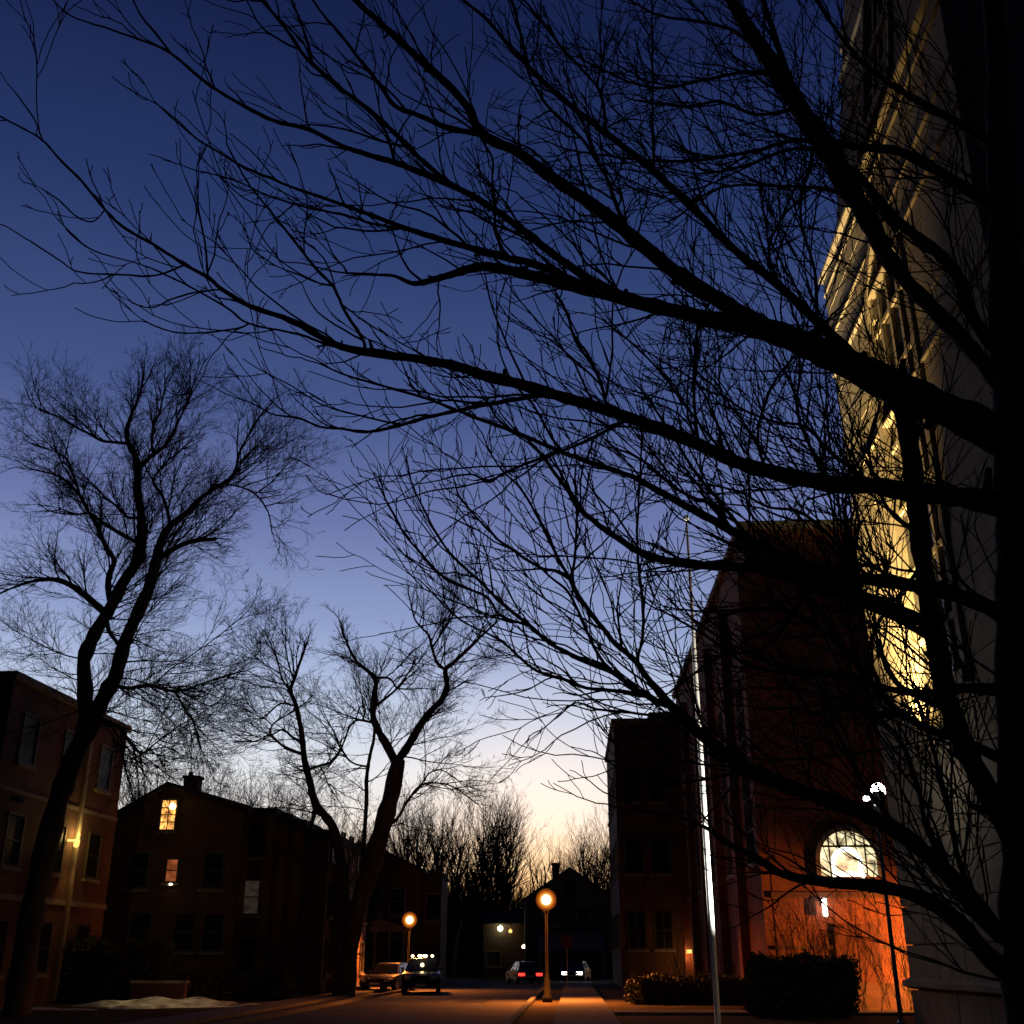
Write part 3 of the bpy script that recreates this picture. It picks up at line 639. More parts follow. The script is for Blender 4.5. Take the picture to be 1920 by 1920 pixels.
# ------------------------------------------------------------------ cars (front looks along -y)
def car(loc, rz, label, paint, L=4.6, W=1.8, H=1.46, suv=False, lit_front=False, lit_rear=False, bar=False):
    t = thing('parked_car' if not (lit_front or lit_rear) else 'car', loc, label, 'car', 'cars on the street', rz=rz)
    hl_, hw = L / 2, W / 2; zb = .30; zs = .78 if not suv else .95; zr = H
    side = [(-hl_, .42), (-hl_ + .05, zs - .18), (-hl_ + .35, zs - .02), (-hl_ * .42, zs + .08), (hl_ * .70, zs + .10), (hl_ - .12, zs + .04), (hl_, zs - .3), (hl_ - .03, .40), (hl_ - .2, zb), (-hl_ + .2, zb)]
    def loft(mb, prof, sect):                            # prof in (y,z) ; sect: list of (x, inset in y/z)
        n = len(prof); cy = sum(p[0] for p in prof) / n; cz_ = sum(p[1] for p in prof) / n; vs = []
        for x, k in sect:
            for y, z in prof: vs.append((x, cy + (y - cy) * k, cz_ + (z - cz_) * (k if z > cz_ else 1)))
        fs = [tuple(range(n))[::-1], tuple((len(sect) - 1) * n + i for i in range(n))]
        fs += [(s * n + i, s * n + (i + 1) % n, (s + 1) * n + (i + 1) % n, (s + 1) * n + i) for s in range(len(sect) - 1) for i in range(n)]
        mb.add(vs, fs)
    b = MB(); loft(b, side, [(-hw, .955), (-hw + .12, .995), (0, 1.01), (hw - .12, .995), (hw, .955)]); b.build('body', M[paint], t)
    zs2 = zs + .06
    cab = [(-hl_ * .40, zs2), (-hl_ * .12, zr - .06), (hl_ * .05, zr), (hl_ * (.62 if not suv else .80), zr - .05), (hl_ * (.86 if not suv else .93), zs2)]
    vs = []
    for sx in (-1, 1):
        for y, z in cab: vs.append((sx * (hw - .10 - (.20 if z > zs2 + .1 else 0)), y, z))
    n = len(cab); b = MB(); b.add(vs, [tuple(range(n))[::-1], tuple(range(n, 2 * n))] + [(i, (i + 1) % n, n + (i + 1) % n, n + i) for i in range(n)]); co = b.build('cabin', M[paint], t)
    # glass set proud of the cabin
    def quad(p, q, r_, s_, d): 
        nrm = (q - p).cross(s_ - p).normalized() * d
        b2 = MB(); b2.hexa([tuple(v) for v in (p, q, r_, s_)] + [tuple(v + nrm) for v in (p, q, r_, s_)]); return b2
    wt, wb = hw - .34, hw - .18
    y0, z0 = cab[0]; y1, z1 = cab[1]
    lerp = lambda a, c, k: a + (c - a) * k
    f0, f1 = Vector((0, lerp(y0, y1, .08), lerp(z0, z1, .08))), Vector((0, lerp(y0, y1, .9), lerp(z0, z1, .9)))
    quad(Vector((-wb, *f0.yz)), Vector((wb, *f0.yz)), Vector((wt, *f1.yz)), Vector((-wt, *f1.yz)), .02).build('windscreen', M['glass'], t)
    y0, z0 = cab[4]; y1, z1 = cab[3]
    f0, f1 = Vector((0, lerp(y0, y1, .12), lerp(z0, z1, .12))), Vector((0, lerp(y0, y1, .88), lerp(z0, z1, .88)))
    quad(Vector((wb, *f0.yz)), Vector((-wb, *f0.yz)), Vector((-wt, *f1.yz)), Vector((wt, *f1.yz)), .02).build('rear_window', M['glass'], t)
    for sx in (-1, 1):
        for ya, yb, yc, yd in ((-.30, .02, .10, -.06), (.08, .5, .44, .14)):
            pts_ = [Vector((sx * (hw - .115), hl_ * ya, zs2 + .06)), Vector((sx * (hw - .115), hl_ * yb, zs2 + .06)), Vector((sx * (hw - .285), hl_ * yc, zr - .12)), Vector((sx * (hw - .285), hl_ * yd, zr - .12))]
            quad(*(pts_ if sx > 0 else pts_[::-1]), .025).build('side_window', M['glass'], t)
    for sx in (-1, 1):
        for sy in (-1, 1):
            yw = sy * hl_ * .62; rr = .33 if not suv else .37
            b = MB(); b.wheel(rr, sx * (hw - .20), sx * (hw + .015), yw, rr, 18); w = b.build('wheel', M['tyre'], t)
            b = MB(); b.wheel(rr * .62, sx * (hw - .05), sx * (hw + .028), yw, rr, 12); b.build('rim', M['steel'], w)
        b = MB(); b.box(sx * hw - .02 - .09 * (sx < 0), -hl_ * .30 - .06, zs + .12, sx * hw + .02 + .09 * (sx > 0), -hl_ * .30 + .06, zs + .26, .02); b.build('mirror', M[paint], t)
        b = MB(); b.box(min(sx * (hw - .12), sx * (hw - .56)), -hl_ - .005, zs - .28, max(sx * (hw - .12), sx * (hw - .56)), -hl_ + .16, zs - .10, .02); b.build('headlight', M['head' if lit_front else 'lens'], t)
        b = MB(); b.box(min(sx * (hw - .06), sx * (hw - .50)), hl_ - .14, zs - .26, max(sx * (hw - .06), sx * (hw - .50)), hl_ + .012, zs - .08, .02); b.build('taillight', M['red' if lit_rear else 'redoff'], t)
    b = MB(); b.box(-hw + .06, -hl_ - .06, .30, hw - .06, -hl_ + .2, .46, .04); b.build('front_bumper', M[paint], t)
    b = MB(); b.box(-hw + .06, hl_ - .2, .32, hw - .06, hl_ + .05, .50, .04); b.build('rear_bumper', M[paint], t)
    b = MB(); b.box(-.26, -hl_ - .075, .36, .26, -hl_ - .061, .48); b.build('number_plate', M['plate'], t)
    b = MB(); b.box(-.26, hl_ + .051, .42, .26, hl_ + .065, .54); b.build('number_plate', M['plate'], t)
    b = MB(); b.box(-.5, -hl_ - .012, zs - .27, .5, -hl_ + .1, zs - .12); b.build('grille', M['metal'], t)
    if bar:
        b = MB(); b.box(-.62, -.12, zr + .012, .62, .12, zr + .06, .01); br = b.build('light_bar', M['metal'], t)
        for xq, s_ in ((-.5, .12), (-.12, .2), (.14, .2), (.5, .12)):
            b = MB(); b.box(xq - s_ * .55, -.14, zr + .062, xq + s_ * .55, .1, zr + .17, .03); b.build('lamp', M['bar'], br)
        lamp('POINT', 'roof_bar_light', br, (0, -.5, zr + .3), 18, (1, .7, .35), .1)
    return t
q = P(788, 1862, 60); car((q.x, 60.8, 0), -SA + R(6), 'dark SUV with a row of bright lights on its roof, parked under the left lamp', 'paint', 4.7, 1.86, 1.62, True, bar=True)
q = P(722, 1860, 62); car((q.x, 64.0, 0), -SA - R(10), 'dark saloon car parked left of the one with roof lights', 'paint', 4.6, 1.78, 1.42)
q = P(985, 1825, 84); car((q.x - .1, 84, 0), -SA + R(14), 'dark car with glowing red tail lights at the far end of the street', 'paint3', 4.5, 1.78, 1.44, lit_rear=True).rotation_euler.z += math.pi * 0
q = P(1080, 1825, 93); car((q.x, 93, 0), -SA - R(8), 'car with bright white headlights coming from the far end of the street', 'paint2', 4.5, 1.78, 1.44, lit_front=True)
for o in [o for o in COL.objects if o.get('label', '').startswith('dark car with glowing')]: o.rotation_euler.z += math.pi

# ------------------------------------------------------------------ street furniture
q = P(1063, 1764, 66)
sg = thing('road_sign', (q.x, q.y, 0), 'dim red octagonal road sign on a post right of the larger lamp', 'road sign')
b = MB(); b.lathe([(.035, 0), (.03, q.z + .1)], 8); b.build('post', M['steel'], sg)
b = MB(); b.prism([(.38 * math.cos(R(22.5 + 45 * k)), q.z + .38 * math.sin(R(22.5 + 45 * k))) for k in range(8)], 'y', -.06, -.035); b.build('sign_plate', M['signred'], sg)
q = P(652, 1858, 68)
lw = thing('low_wall', (q.x, q.y, 0), 'low orange-lit concrete wall behind the foot of the twin-trunked tree', 'wall')
b = MB(); b.box(-1.35, 0, -.1, 1.25, .3, .68); b.build('wall', M['concrete'], lw)
b = MB(); b.box(-1.42, -.06, .68, 1.32, .36, .78, .02); b.build('coping', M['trim'], lw)
q = P(813, 1832, 73)
ub = thing('utility_box', (q.x, q.y, 0), 'pale utility cabinet lit orange just right of the car with roof lights', 'cabinet')
b = MB(); b.box(-.32, 0, .0, .32, .4, 1.25, .02); b.build('cabinet', M['cream'], ub)
b = MB(); b.box(-.27, -.02, .2, .27, .0, 1.15); b.build('door', M['cream'], ub)
b = MB(); b.box(-.4, -.08, -.05, .4, .48, .08); b.build('base', M['concrete'], ub)
q = P(300, 1838, 46.5)
sw = thing('garden_wall', (q.x, q.y, 0), 'low garden wall capped with snow above the lit snow patch', 'wall')
b = MB(); b.box(-1.1, 0, -.1, 1.0, .3, .72); b.build('wall', M['brick3'], sw)
b = MB(); b.box(-1.16, -.06, .72, 1.06, .36, .82, .03); b.build('snow_cap', M['snow'], sw)

# ------------------------------------------------------------------ hedges and shrubs
def hedge(loc, sx, sy, h, label, n, seed, rz=0.0, leaf=1.0, pw=6, name='hedge', cat='hedge'):
    r2 = random.Random(seed); t = thing(name, loc, label, cat, rz=rz)
    b = MB(); b.box(-sx * .44, -sy * .40, 0, sx * .44, sy * .40, h * .9, min(sx, sy) * .12); b.build('branches', M['hedgewood'], t)
    vs = []; fs = []
    for i in range(n):
        while True:
            x, y, z = r2.uniform(-1, 1), r2.uniform(-1, 1), r2.uniform(0, 1)
            e = max(abs(x), abs(y), 2 * abs(z - .5)); rr = (abs(x) ** pw + abs(y) ** pw + abs(2 * z - 1) ** pw)
            if (e > .8 or pw < 4) and .55 < rr < 1.12: break
        w = 1 + .06 * math.sin(5 * x + 3 * z + seed) + .05 * math.sin(11 * x - 7 * y)
        c = Vector((x * sx / 2 * w, y * sy / 2 * w, z * h * (1 + .05 * math.sin(7 * x + seed) + .04 * math.sin(17 * x + 5 * y)))) * r2.uniform(.93, 1.03)
        s_ = r2.uniform(.035, .085) * leaf; a = Vector((r2.gauss(0, 1), r2.gauss(0, 1), r2.gauss(0, 1))).normalized(); u_ = a.orthogonal().normalized() * s_; w_ = a.cross(u_) * .6
        k = len(vs); vs += [tuple(c - u_), tuple(c + w_), tuple(c + u_), tuple(c - w_)]; fs.append((k, k + 1, k + 2, k + 3))
    T_ = Tubes()
    for i in range(int(40 * sx * sy) + 40):
        x, y = r2.uniform(-.5, .5) * sx, r2.uniform(-.5, .5) * sy; z0 = h * r2.uniform(.55, .92); p_ = [(x, y, z0)]
        d_ = vnorm(r2.gauss(0, .35) + x / sx * .6, r2.gauss(0, .35) + y / sy * .9, 1)
        for q_ in range(4): p_.append(tuple(a + b_ * h * .09 * leaf ** .4 + r2.gauss(0, .012) for a, b_ in zip(p_[-1], d_)))
        T_.add(p_, [.007 * leaf ** .6 * (1 - .17 * q_) for q_ in range(5)], 3)
    tag(T_.build('stems', M['twig'], t), kind='stuff')
    me = bpy.data.meshes.new('leaves'); me.from_pydata(vs, [], fs); o = link_mesh('leaves', me, M['hedge'], t); tag(o, kind='stuff'); return t
q = P(190, 1860, 46.5); hedge((q.x, 47.2, 0), 5.2, 1.2, 2.25, 'clipped hedge in front of the left building with a lit top', 9000, 4)
q = P(1500, 1860, 36); hedge((q.x, 36.0, 0), 3.2, 1.1, 1.65, 'dark clipped hedge below the orange brick wall', 8000, 7)
q = P(420, 1850, 50); hedge((q.x, 50.5, 0), 5.5, 1.3, 1.1, 'low dark hedge in front of the gabled house', 6000, 9)
q = P(1300, 1850, 45); hedge((q.x, 46, 0), 4.5, 1.2, 1.0, 'low hedge left of the flagpole foot', 5000, 12)

for x, w_, h_, Y, sd, lab in ((846, 5.5, 5.6, 116, 31, 'dark evergreen bush right of the porch house'), (893, 6.0, 6.4, 121, 32, 'taller dark evergreen bush left of the low dark house'),
                              (990, 4.0, 5.0, 119, 33, 'dark evergreen bush between the low dark house and the end house'), (630, 5.0, 5.0, 79, 34, 'dark evergreen bush behind the twin-trunked tree'),
                              (948, 9.0, 6.2, 127, 35, 'broad dark evergreen bush behind the low dark house')):
    q = P(x, 1700, Y); hedge((q.x, Y, 0), w_, 4.0, h_, lab, 3600, sd, leaf=4.2, pw=2.4, name='evergreen_bush', cat='bush')

# ------------------------------------------------------------------ trees
def grow(T, p, d, L, r, lvl, s, g):
    """one shoot with its side shoots; s: settings, g: random"""
    n = s['seg'][min(lvl, len(s['seg']) - 1)]; st = L / n; pts = [p]; rad = [r]; dirs = []
    x, y, z = p; dx, dy, dz = d; wj = s['wander']; up = s['up'][min(lvl, len(s['up']) - 1)]; rt = s['rtip']
    for i in range(n):
        dx += g.gauss(0, wj); dy += g.gauss(0, wj); dz += g.gauss(0, wj) + up
        dx, dy, dz = vnorm(dx, dy, dz); x += dx * st; y += dy * st; z += dz * st
        pts.append((x, y, z)); dirs.append((dx, dy, dz)); rad.append(max(rt, r + (rt - r) * ((i + 1) / n)))
    T.add(pts, rad, 5 if r > s['r5'] else 3)
    if lvl + 1 >= s['levels']: return
    k = s['kids'][lvl] * L; k = int(k) + (g.random() < k - int(k)); lo, hi = s['ratio']
    for i in range(k):
        t = g.uniform(.12, .98); j = min(n - 1, int(t * n)); fr = t * n - j
        a, b_ = pts[j], pts[j + 1]; q = (a[0] + (b_[0] - a[0]) * fr, a[1] + (b_[1] - a[1]) * fr, a[2] + (b_[2] - a[2]) * fr)
        grow(T, q, side_dir(dirs[j], g, s['ang'], s.get('lift', .15)), L * g.uniform(lo, hi) * (1.15 - .6 * t), max(rt, (rad[j] + (rad[j + 1] - rad[j]) * fr) * .68), lvl + 1, s, g)
def side_dir(d, g, ang, lift):
    v = Vector(d); a = v.orthogonal().normalized(); a.rotate(Matrix.Rotation(g.uniform(0, 2 * math.pi), 3, v))
    an = R(g.uniform(*ang)); w = v * math.cos(an) + a * math.sin(an); return vnorm(w.x, w.y, w.z + lift)
def smooth(pts, rad, sub):
    o = []; rr = []; n = len(pts)
    for i in range(n - 1):
        p0, p1, p2, p3 = pts[max(0, i - 1)], pts[i], pts[i + 1], pts[min(n - 1, i + 2)]
        for k in range(sub):
            t = k / sub
            o.append(.5 * ((2 * p1) + (p2 - p0) * t + (2 * p0 - 5 * p1 + 4 * p2 - p3) * t * t + (3 * p1 - p0 - 3 * p2 + p3) * t ** 3)); rr.append(rad[i] + (rad[i + 1] - rad[i]) * t)
    o.append(pts[-1]); rr.append(rad[-1]); return o, rr

class Tree:
    def __init__(s, name, label, Y, base_px, m, mt, group=None, sub=4, sides=9, seed=1, cat='tree', name_twigs='twigs', wide=1.0):
        s.wide = wide
        s.Y = Y; s.m = m; s.mt = mt; s.sub = sub; s.sides = sides; s.g = random.Random(seed); s.limbs = []; s.T = Tubes(); s.nt = name_twigs
        bp = P(*base_px, Y); s.root = thing(name, (bp.x, bp.y, 0), label, cat, group); s.o = Vector((bp.x, bp.y, 0))
    def limb(s, px, parent=None, dY=0.0, y0=None, name='branch', dens=1.0, rscale=.92, jit=.012):
        """px: (x, y, width) from the joint outwards; dY: how much farther (+) or nearer (-) the tip is than the joint"""
        if parent is not None:
            P0, R0 = s.limbs[parent]; f_ = P(px[0][0], px[0][1], s.Y)
            best = min(P0, key=lambda p: (p.x / p.y - f_.x / f_.y) ** 2 + ((p.z - EYE) / p.y - (f_.z - EYE) / f_.y) ** 2); Ys = best.y
        else: Ys = s.Y if y0 is None else y0; best = None
        ln = [0.0]
        for a, b_ in zip(px, px[1:]): ln.append(ln[-1] + math.hypot(b_[0] - a[0], b_[1] - a[1]))
        pts = []; rad = []
        for i, (x, y, w) in enumerate(px):
            Yq = Ys + dY * ln[i] / ln[-1]
            p = P(x, y, Yq) if not (i == 0 and best is not None) else best.copy()
            pts.append(p); rad.append(w * px_size(y, Yq) / 2 * rscale * s.wide)
        pts, rad = smooth(pts, rad, s.sub)
        for i in range(1, len(pts) - 1):
            k = jit * (pts[i] - pts[i - 1]).length * 2
            pts[i] = pts[i] + Vector((s.g.gauss(0, k), s.g.gauss(0, k), s.g.gauss(0, k))); rad[i] *= s.g.uniform(.88, 1.13)
        t = Tubes(); t.add([tuple(p) for p in pts], rad, s.sides if max(rad) * 2 / px_size(900, s.Y) > 9 else 6); t.build(name, s.m, s.root, s.o)
        s.limbs.append((pts, rad)); i = len(s.limbs) - 1; s.dens = getattr(s, 'dens', {}); s.dens[i] = dens; return i
    def twigs(s, st, spacing, length, only=None, rmax=None):
        g = s.g
        for i, (pts, rad) in enumerate(s.limbs):
            d = s.dens[i]
            if d <= 0 or (only and i not in only): continue
            tot = sum((b_ - a).length for a, b_ in zip(pts, pts[1:])); run = 0.0; nxt = spacing / d * g.uniform(.2, 1)
            for (a, b_), r0 in zip(zip(pts, pts[1:]), rad):
                seg = (b_ - a).length
                while nxt < run + seg:
                    fr = (nxt - run) / max(seg, 1e-6); q = a + (b_ - a) * fr; dr = (b_ - a).normalized(); rel = nxt / tot
                    if rel > st.get('from', .0) and (rmax is None or r0 < rmax):
                        L = g.uniform(*length) * (1.1 - .55 * rel) * (st['len'](q) if 'len' in st else 1)
                        dq = side_dir(dr, g, st['ang'], st.get('lift', .15))
                        if 'out' in st:
                            oc, ok_ = st['out']; ov = (q - Vector(oc)).normalized() * ok_; dq = vnorm(dq[0] + ov.x, dq[1] + ov.y, dq[2] + ov.z)
                        grow(s.T, tuple(q), dq, L, min(r0 * .75, st['r0'] * g.uniform(.7, 1.25)), 0, st, g)
                    nxt += spacing / (d * (st['dens'](q) if 'dens' in st else 1)) * g.uniform(.4, 1.6)
                run += seg
            grow(s.T, tuple(pts[-1]), tuple((pts[-1] - pts[-2]).normalized()), length[0] * .8, min(rad[-1], st['r0']), 0, st, g)
    def done(s):
        o = s.T.build(s.nt, s.mt, s.root, s.o); tag(o, kind='stuff'); return o

# ---- the big bare tree whose branches reach over the street
ft = Tree('bare_tree', 'big bare foreground tree on the right whose long branches reach across the sky', 6.6, (1930, 1700), M['bark'], M['twig'], sub=5, sides=10, seed=5, wide=.80)
tr_ = ft.limb([(2010, 2600, 230), (1965, 2100, 180), (1935, 1700, 150), (1920, 1300, 135), (1912, 1000, 120), (1900, 800, 105), (1888, 600, 86), (1880, 400, 70), (1872, 200, 58), (1862, -60, 46), (1850, -300, 30)], name='trunk', dens=.35)
s1 = ft.limb([(1915, 1620, 80), (1838, 1460, 56), (1782, 1330, 50), (1752, 1200, 48), (1732, 1060, 48), (1716, 920, 50), (1700, 790, 54), (1672, 715, 62)], tr_, -.3, dens=.5, name='branch')
f2 = ft.limb([(1905, 830, 90), (1810, 785, 92), (1710, 742, 94), (1620, 697, 86), (1530, 655, 74), (1440, 620, 60), (1300, 592, 42), (1180, 562, 36), (1050, 530, 32), (960, 508, 28), (905, 500, 26), (855, 512, 21), (800, 528, 16), (772, 531, 13), (740, 518, 9), (690, 514, 7), (640, 511, 5), (590, 500, 4)], tr_, -1.4)
f1 = ft.limb([(1912, 960, 70), (1800, 932, 54), (1700, 922, 50), (1640, 911, 44), (1555, 908, 42), (1411, 876, 38), (1340, 847, 36), (1268, 815, 34), (1207, 793, 32), (1140, 770, 31), (1040, 740, 30), (973, 720, 30), (907, 704, 29), (847, 684, 27), (740, 667, 23), (640, 650, 19), (547, 602, 16), (467, 573, 13), (417, 543, 11), (390, 520, 10), (347, 497, 9), (290, 460, 8), (233, 427, 8), (197, 393, 7), (153, 340, 7), (113, 300, 6), (80, 263, 5), (42, 240, 5), (0, 218, 4), (-40, 190, 4)], tr_, -1.9)
f4 = ft.limb([(1450, 624, 50), (1380, 582, 44), (1280, 520, 40), (1207, 462, 37), (1113, 386, 34), (1040, 337, 31), (973, 287, 28), (905, 252, 26), (876, 200, 23), (827, 147, 20), (763, 90, 18), (713, 43, 16), (673, 7, 14), (620, -50, 10), (560, -130, 6)], f2, -.6)
f3 = ft.limb([(1190, 565, 24), (1107, 525, 22), (1033, 473, 20), (973, 427, 19), (927, 393, 18), (847, 347, 17), (740, 305, 15), (700, 293, 14), (640, 273, 12), (580, 243, 11), (513, 226, 10), (447, 193, 9), (393, 160, 8), (353, 127, 8), (320, 100, 7), (287, 83, 6), (210, 56, 5), (133, 30, 4), (100, 0, 4)], f2, -.6)
ft.limb([(320, 100, 6), (290, 60, 6), (265, 30, 5), (245, -10, 4)], f3, -.1)
f2c = ft.limb([(1130, 538, 22), (1007, 497, 21), (957, 486, 20), (907, 472, 18), (840, 453, 16), (767, 430, 14), (700, 405, 12), (640, 383, 10), (567, 358, 8), (473, 320, 7), (433, 300, 6), (360, 253, 5), (300, 200, 4), (290, 190, 3)], f2, -.9)
ft.limb([(767, 430, 9), (700, 420, 8), (640, 402, 7), (560, 385, 6), (500, 365, 5), (430, 335, 4), (380, 322, 4)], f2c, .4)
f5 = ft.limb([(1640, 700, 30), (1563, 633, 26), (1447, 523, 23), (1390, 480, 21), (1280, 372, 19), (1213, 310, 18), (1133, 247, 16), (1040, 173, 14), (993, 127, 12), (960, 93, 11), (913, 37, 9), (870, 0, 8), (830, -50, 6)], f2, .9)
ft.limb([(993, 127, 9), (980, 80, 8), (968, 30, 8), (955, -20, 6)], f5, .3)
ft.limb([(1138, 250, 9), (1135, 221, 9), (1122, 167, 8), (1090, 130, 8), (1050, 85, 7), (1000, 23, 6), (975, -10, 5)], f5, .4)
ft.limb([(1222, 318, 6), (1223, 240, 6), (1224, 150, 6), (1223, 60, 5), (1222, -20, 4)], f5, .2)
ft.limb([(1182, 440, 11), (1162, 400, 11), (1140, 340, 10), (1125, 313, 10), (1091, 260, 9), (1034, 208, 8), (1000, 156, 7), (980, 110, 5)], f4, .5)
ft.limb([(900, 252, 16), (840, 240, 15), (787, 217, 13), (740, 198, 12), (713, 160, 11), (673, 110, 9), (640, 67, 8), (600, 20, 6), (575, -20, 5)], f4, -.2)
f6 = ft.limb([(850, 349, 13), (783, 293, 13), (740, 250, 13), (693, 207, 12), (640, 167, 11), (600, 133, 11), (567, 100, 10), (533, 50, 9), (490, 0, 8), (460, -40, 6)], f3, -.3)
ft.limb([(740, 303, 8), (735, 283, 8), (722, 245, 8), (693, 209, 7)], f3, -.1)
ft.limb([(590, 120, 8), (570, 60, 7), (555, 20, 6), (540, -20, 5)], f6, .2)
ft.limb([(930, 394, 7), (923, 343, 7), (924, 300, 6), (905, 265, 6)], f3, .1)
ft.limb([(960, 487, 8), (940, 462, 8), (930, 433, 7), (928, 400, 7)], f2c, .1)
f7 = ft.limb([(1890, 760, 46), (1850, 690, 40), (1800, 630, 38), (1730, 560, 38), (1670, 490, 42), (1630, 417, 46), (1580, 333, 54), (1553, 283, 56), (1507, 217, 50), (1463, 143, 44), (1413, 70, 36), (1370, 0, 30), (1330, -70, 22)], tr_, .8)
ft.limb([(1510, 220, 22), (1475, 133, 18), (1457, 83, 16), (1430, 0, 13), (1415, -60, 9)], f7, .3)
ft.limb([(1553, 275, 12), (1493, 263, 12), (1413, 283, 10), (1330, 298, 9), (1240, 302, 8), (1140, 292, 6), (1060, 280, 5)], f7, -.3)
ft.limb([(1555, 282, 11), (1480, 280, 9), (1400, 310, 8), (1330, 322, 7), (1290, 300, 5)], f7, -.2)
ft.limb([(1620, 400, 12), (1560, 356, 9), (1480, 350, 8), (1390, 347, 7), (1330, 360, 6), (1280, 400, 5)], f7, .2)
ft.limb([(1460, 140, 16), (1400, 135, 9), (1320, 150, 8), (1240, 165, 7), (1170, 150, 6), (1090, 110, 5)], f7, .2)
ft.limb([(1500, 210, 13), (1420, 215, 9), (1350, 190, 8), (1290, 200, 7), (1200, 190, 5)], f7, .5)
ft.limb([(1440, 110, 12), (1380, 60, 9), (1310, 40, 8), (1240, 30, 6), (1180, 0, 5)], f7, .4)
ft.limb([(1838, 380, 34), (1760, 322, 28), (1687, 285, 24), (1610, 275, 20), (1563, 267, 18)], tr_, -.2)
ft.limb([(1858, 660, 34), (1827, 600, 32), (1797, 520, 30), (1757, 473, 30), (1697, 427, 26), (1647, 373, 22), (1600, 317, 20)], tr_, .1)
ft.limb([(1876, 270, 24), (1813, 240, 22), (1753, 207, 20), (1680, 165, 16), (1620, 120, 12), (1570, 60, 9), (1530, 0, 7)], tr_, .3)
ft.limb([(1540, 640, 10), (1530, 520, 8), (1500, 400, 7), (1520, 300, 6), (1535, 240, 5)], f2, .2)
ft.limb([(1470, 545, 9), (1440, 470, 8), (1470, 400, 7), (1500, 330, 6)], f5, .2)
f9 = ft.limb([(1915, 1150, 50), (1800, 1118, 40), (1680, 1092, 34), (1560, 1078, 30), (1450, 1034, 27), (1354, 985, 24), (1268, 939, 19), (1187, 895, 15), (1107, 867, 13), (1047, 845, 12), (973, 813, 11), (920, 793, 10), (853, 768, 9), (800, 747, 8), (740, 730, 7), (673, 711, 6), (640, 700, 5), (600, 682, 4)], tr_, -1.3)
f14 = ft.limb([(1720, 1180, 36), (1620, 1120, 34), (1500, 1085, 30), (1400, 1064, 27), (1300, 1058, 24), (1215, 1042, 21), (1150, 1003, 17), (1090, 958, 14), (1067, 923, 11), (1040, 887, 9), (1010, 845, 7), (960, 800, 5)], s1, -.8)
f10 = ft.limb([(1035, 740, 12), (1007, 743, 12), (920, 757, 11), (857, 770, 10), (800, 783, 10), (740, 800, 9), (687, 810, 8), (640, 804, 7), (600, 800, 6), (560, 784, 6), (530, 780, 5), (507, 775, 4), (480, 760, 4)], f1, -.4)
ft.limb([(545, 783, 4), (520, 762, 4), (500, 742, 3), (486, 728, 3)], f10, -.1)
f11 = ft.limb([(1185, 790, 9), (1107, 823, 9), (1053, 845, 8), (993, 867, 8), (940, 890, 7), (917, 904, 7), (887, 890, 6), (850, 893, 5), (827, 900, 4), (787, 907, 3)], f1, -.3)
f12 = ft.limb([(1915, 1790, 74), (1860, 1735, 52), (1790, 1650, 46), (1700, 1570, 42), (1610, 1522, 38), (1500, 1482, 36), (1410, 1448, 35), (1345, 1402, 33), (1300, 1365, 30), (1254, 1319, 26), (1230, 1290, 18), (1206, 1261, 17), (1192, 1240, 15), (1153, 1206, 14), (1134, 1182, 13), (1103, 1144, 13), (1079, 1108, 12), (1068, 1085, 12), (1040, 1070, 9), (1010, 1063, 8), (940, 1017, 7), (923, 1000, 7), (887, 963, 6), (860, 927, 5), (853, 905, 4), (840, 870, 3)], tr_, .6)
ft.limb([(1068, 1085, 9), (1043, 1040, 8), (1003, 960, 7), (975, 915, 6), (940, 880, 5), (920, 850, 4)], f12, .3)
ft.limb([(1070, 1085, 9), (1075, 1065, 8), (1080, 1020, 8), (1081, 960, 7), (1078, 900, 6)], f12, .3)
ft.limb([(1198, 1248, 10), (1196, 1232, 9), (1204, 1199, 9), (1206, 1144, 9), (1199, 1079, 8), (1196, 1045, 8), (1195, 980, 7), (1200, 900, 6), (1205, 820, 5)], f12, .5)
fc = ft.limb([(1258, 1325, 18), (1204, 1300, 16), (1149, 1261, 14), (1096, 1240, 13), (1062, 1223, 12), (1031, 1206, 11), (993, 1173, 10), (940, 1130, 9), (900, 1090, 8), (853, 1047, 7), (820, 1003, 6), (787, 940, 5), (770, 900, 4)], f12, .5)
ft.limb([(993, 1173, 8), (940, 1155, 7), (913, 1120, 7), (870, 1100, 7), (827, 1077, 6), (780, 1027, 6), (753, 993, 5), (720, 930, 4), (700, 887, 3)], fc, .3)
ft.limb([(1210, 1304, 12), (1168, 1297, 11), (1100, 1290, 9), (1060, 1275, 9), (1000, 1254, 8), (947, 1207, 7), (913, 1187, 6), (860, 1160, 5), (800, 1100, 4)], fc, .6)
ft.limb([(1149, 1261, 9), (1120, 1225, 8), (1090, 1160, 8), (1065, 1110, 7), (1030, 1080, 6), (1000, 1050, 5)], fc, .1)
ft.limb([(1300, 1366, 10), (1240, 1345, 8), (1170, 1335, 7), (1120, 1330, 6), (1080, 1318, 5), (1045, 1345, 4)], f12, -.3)
f13 = ft.limb([(1920, 1880, 70), (1860, 1800, 50), (1780, 1712, 42), (1680, 1668, 34), (1560, 1654, 27), (1470, 1640, 22), (1421, 1610, 18), (1361, 1580, 14), (1325, 1553, 11), (1270, 1530, 8), (1210, 1520, 6), (1160, 1500, 5)], tr_, .5)
ft.limb([(1490, 1480, 12), (1420, 1440, 10), (1330, 1460, 8), (1240, 1466, 7), (1160, 1440, 5)], f12, .3)
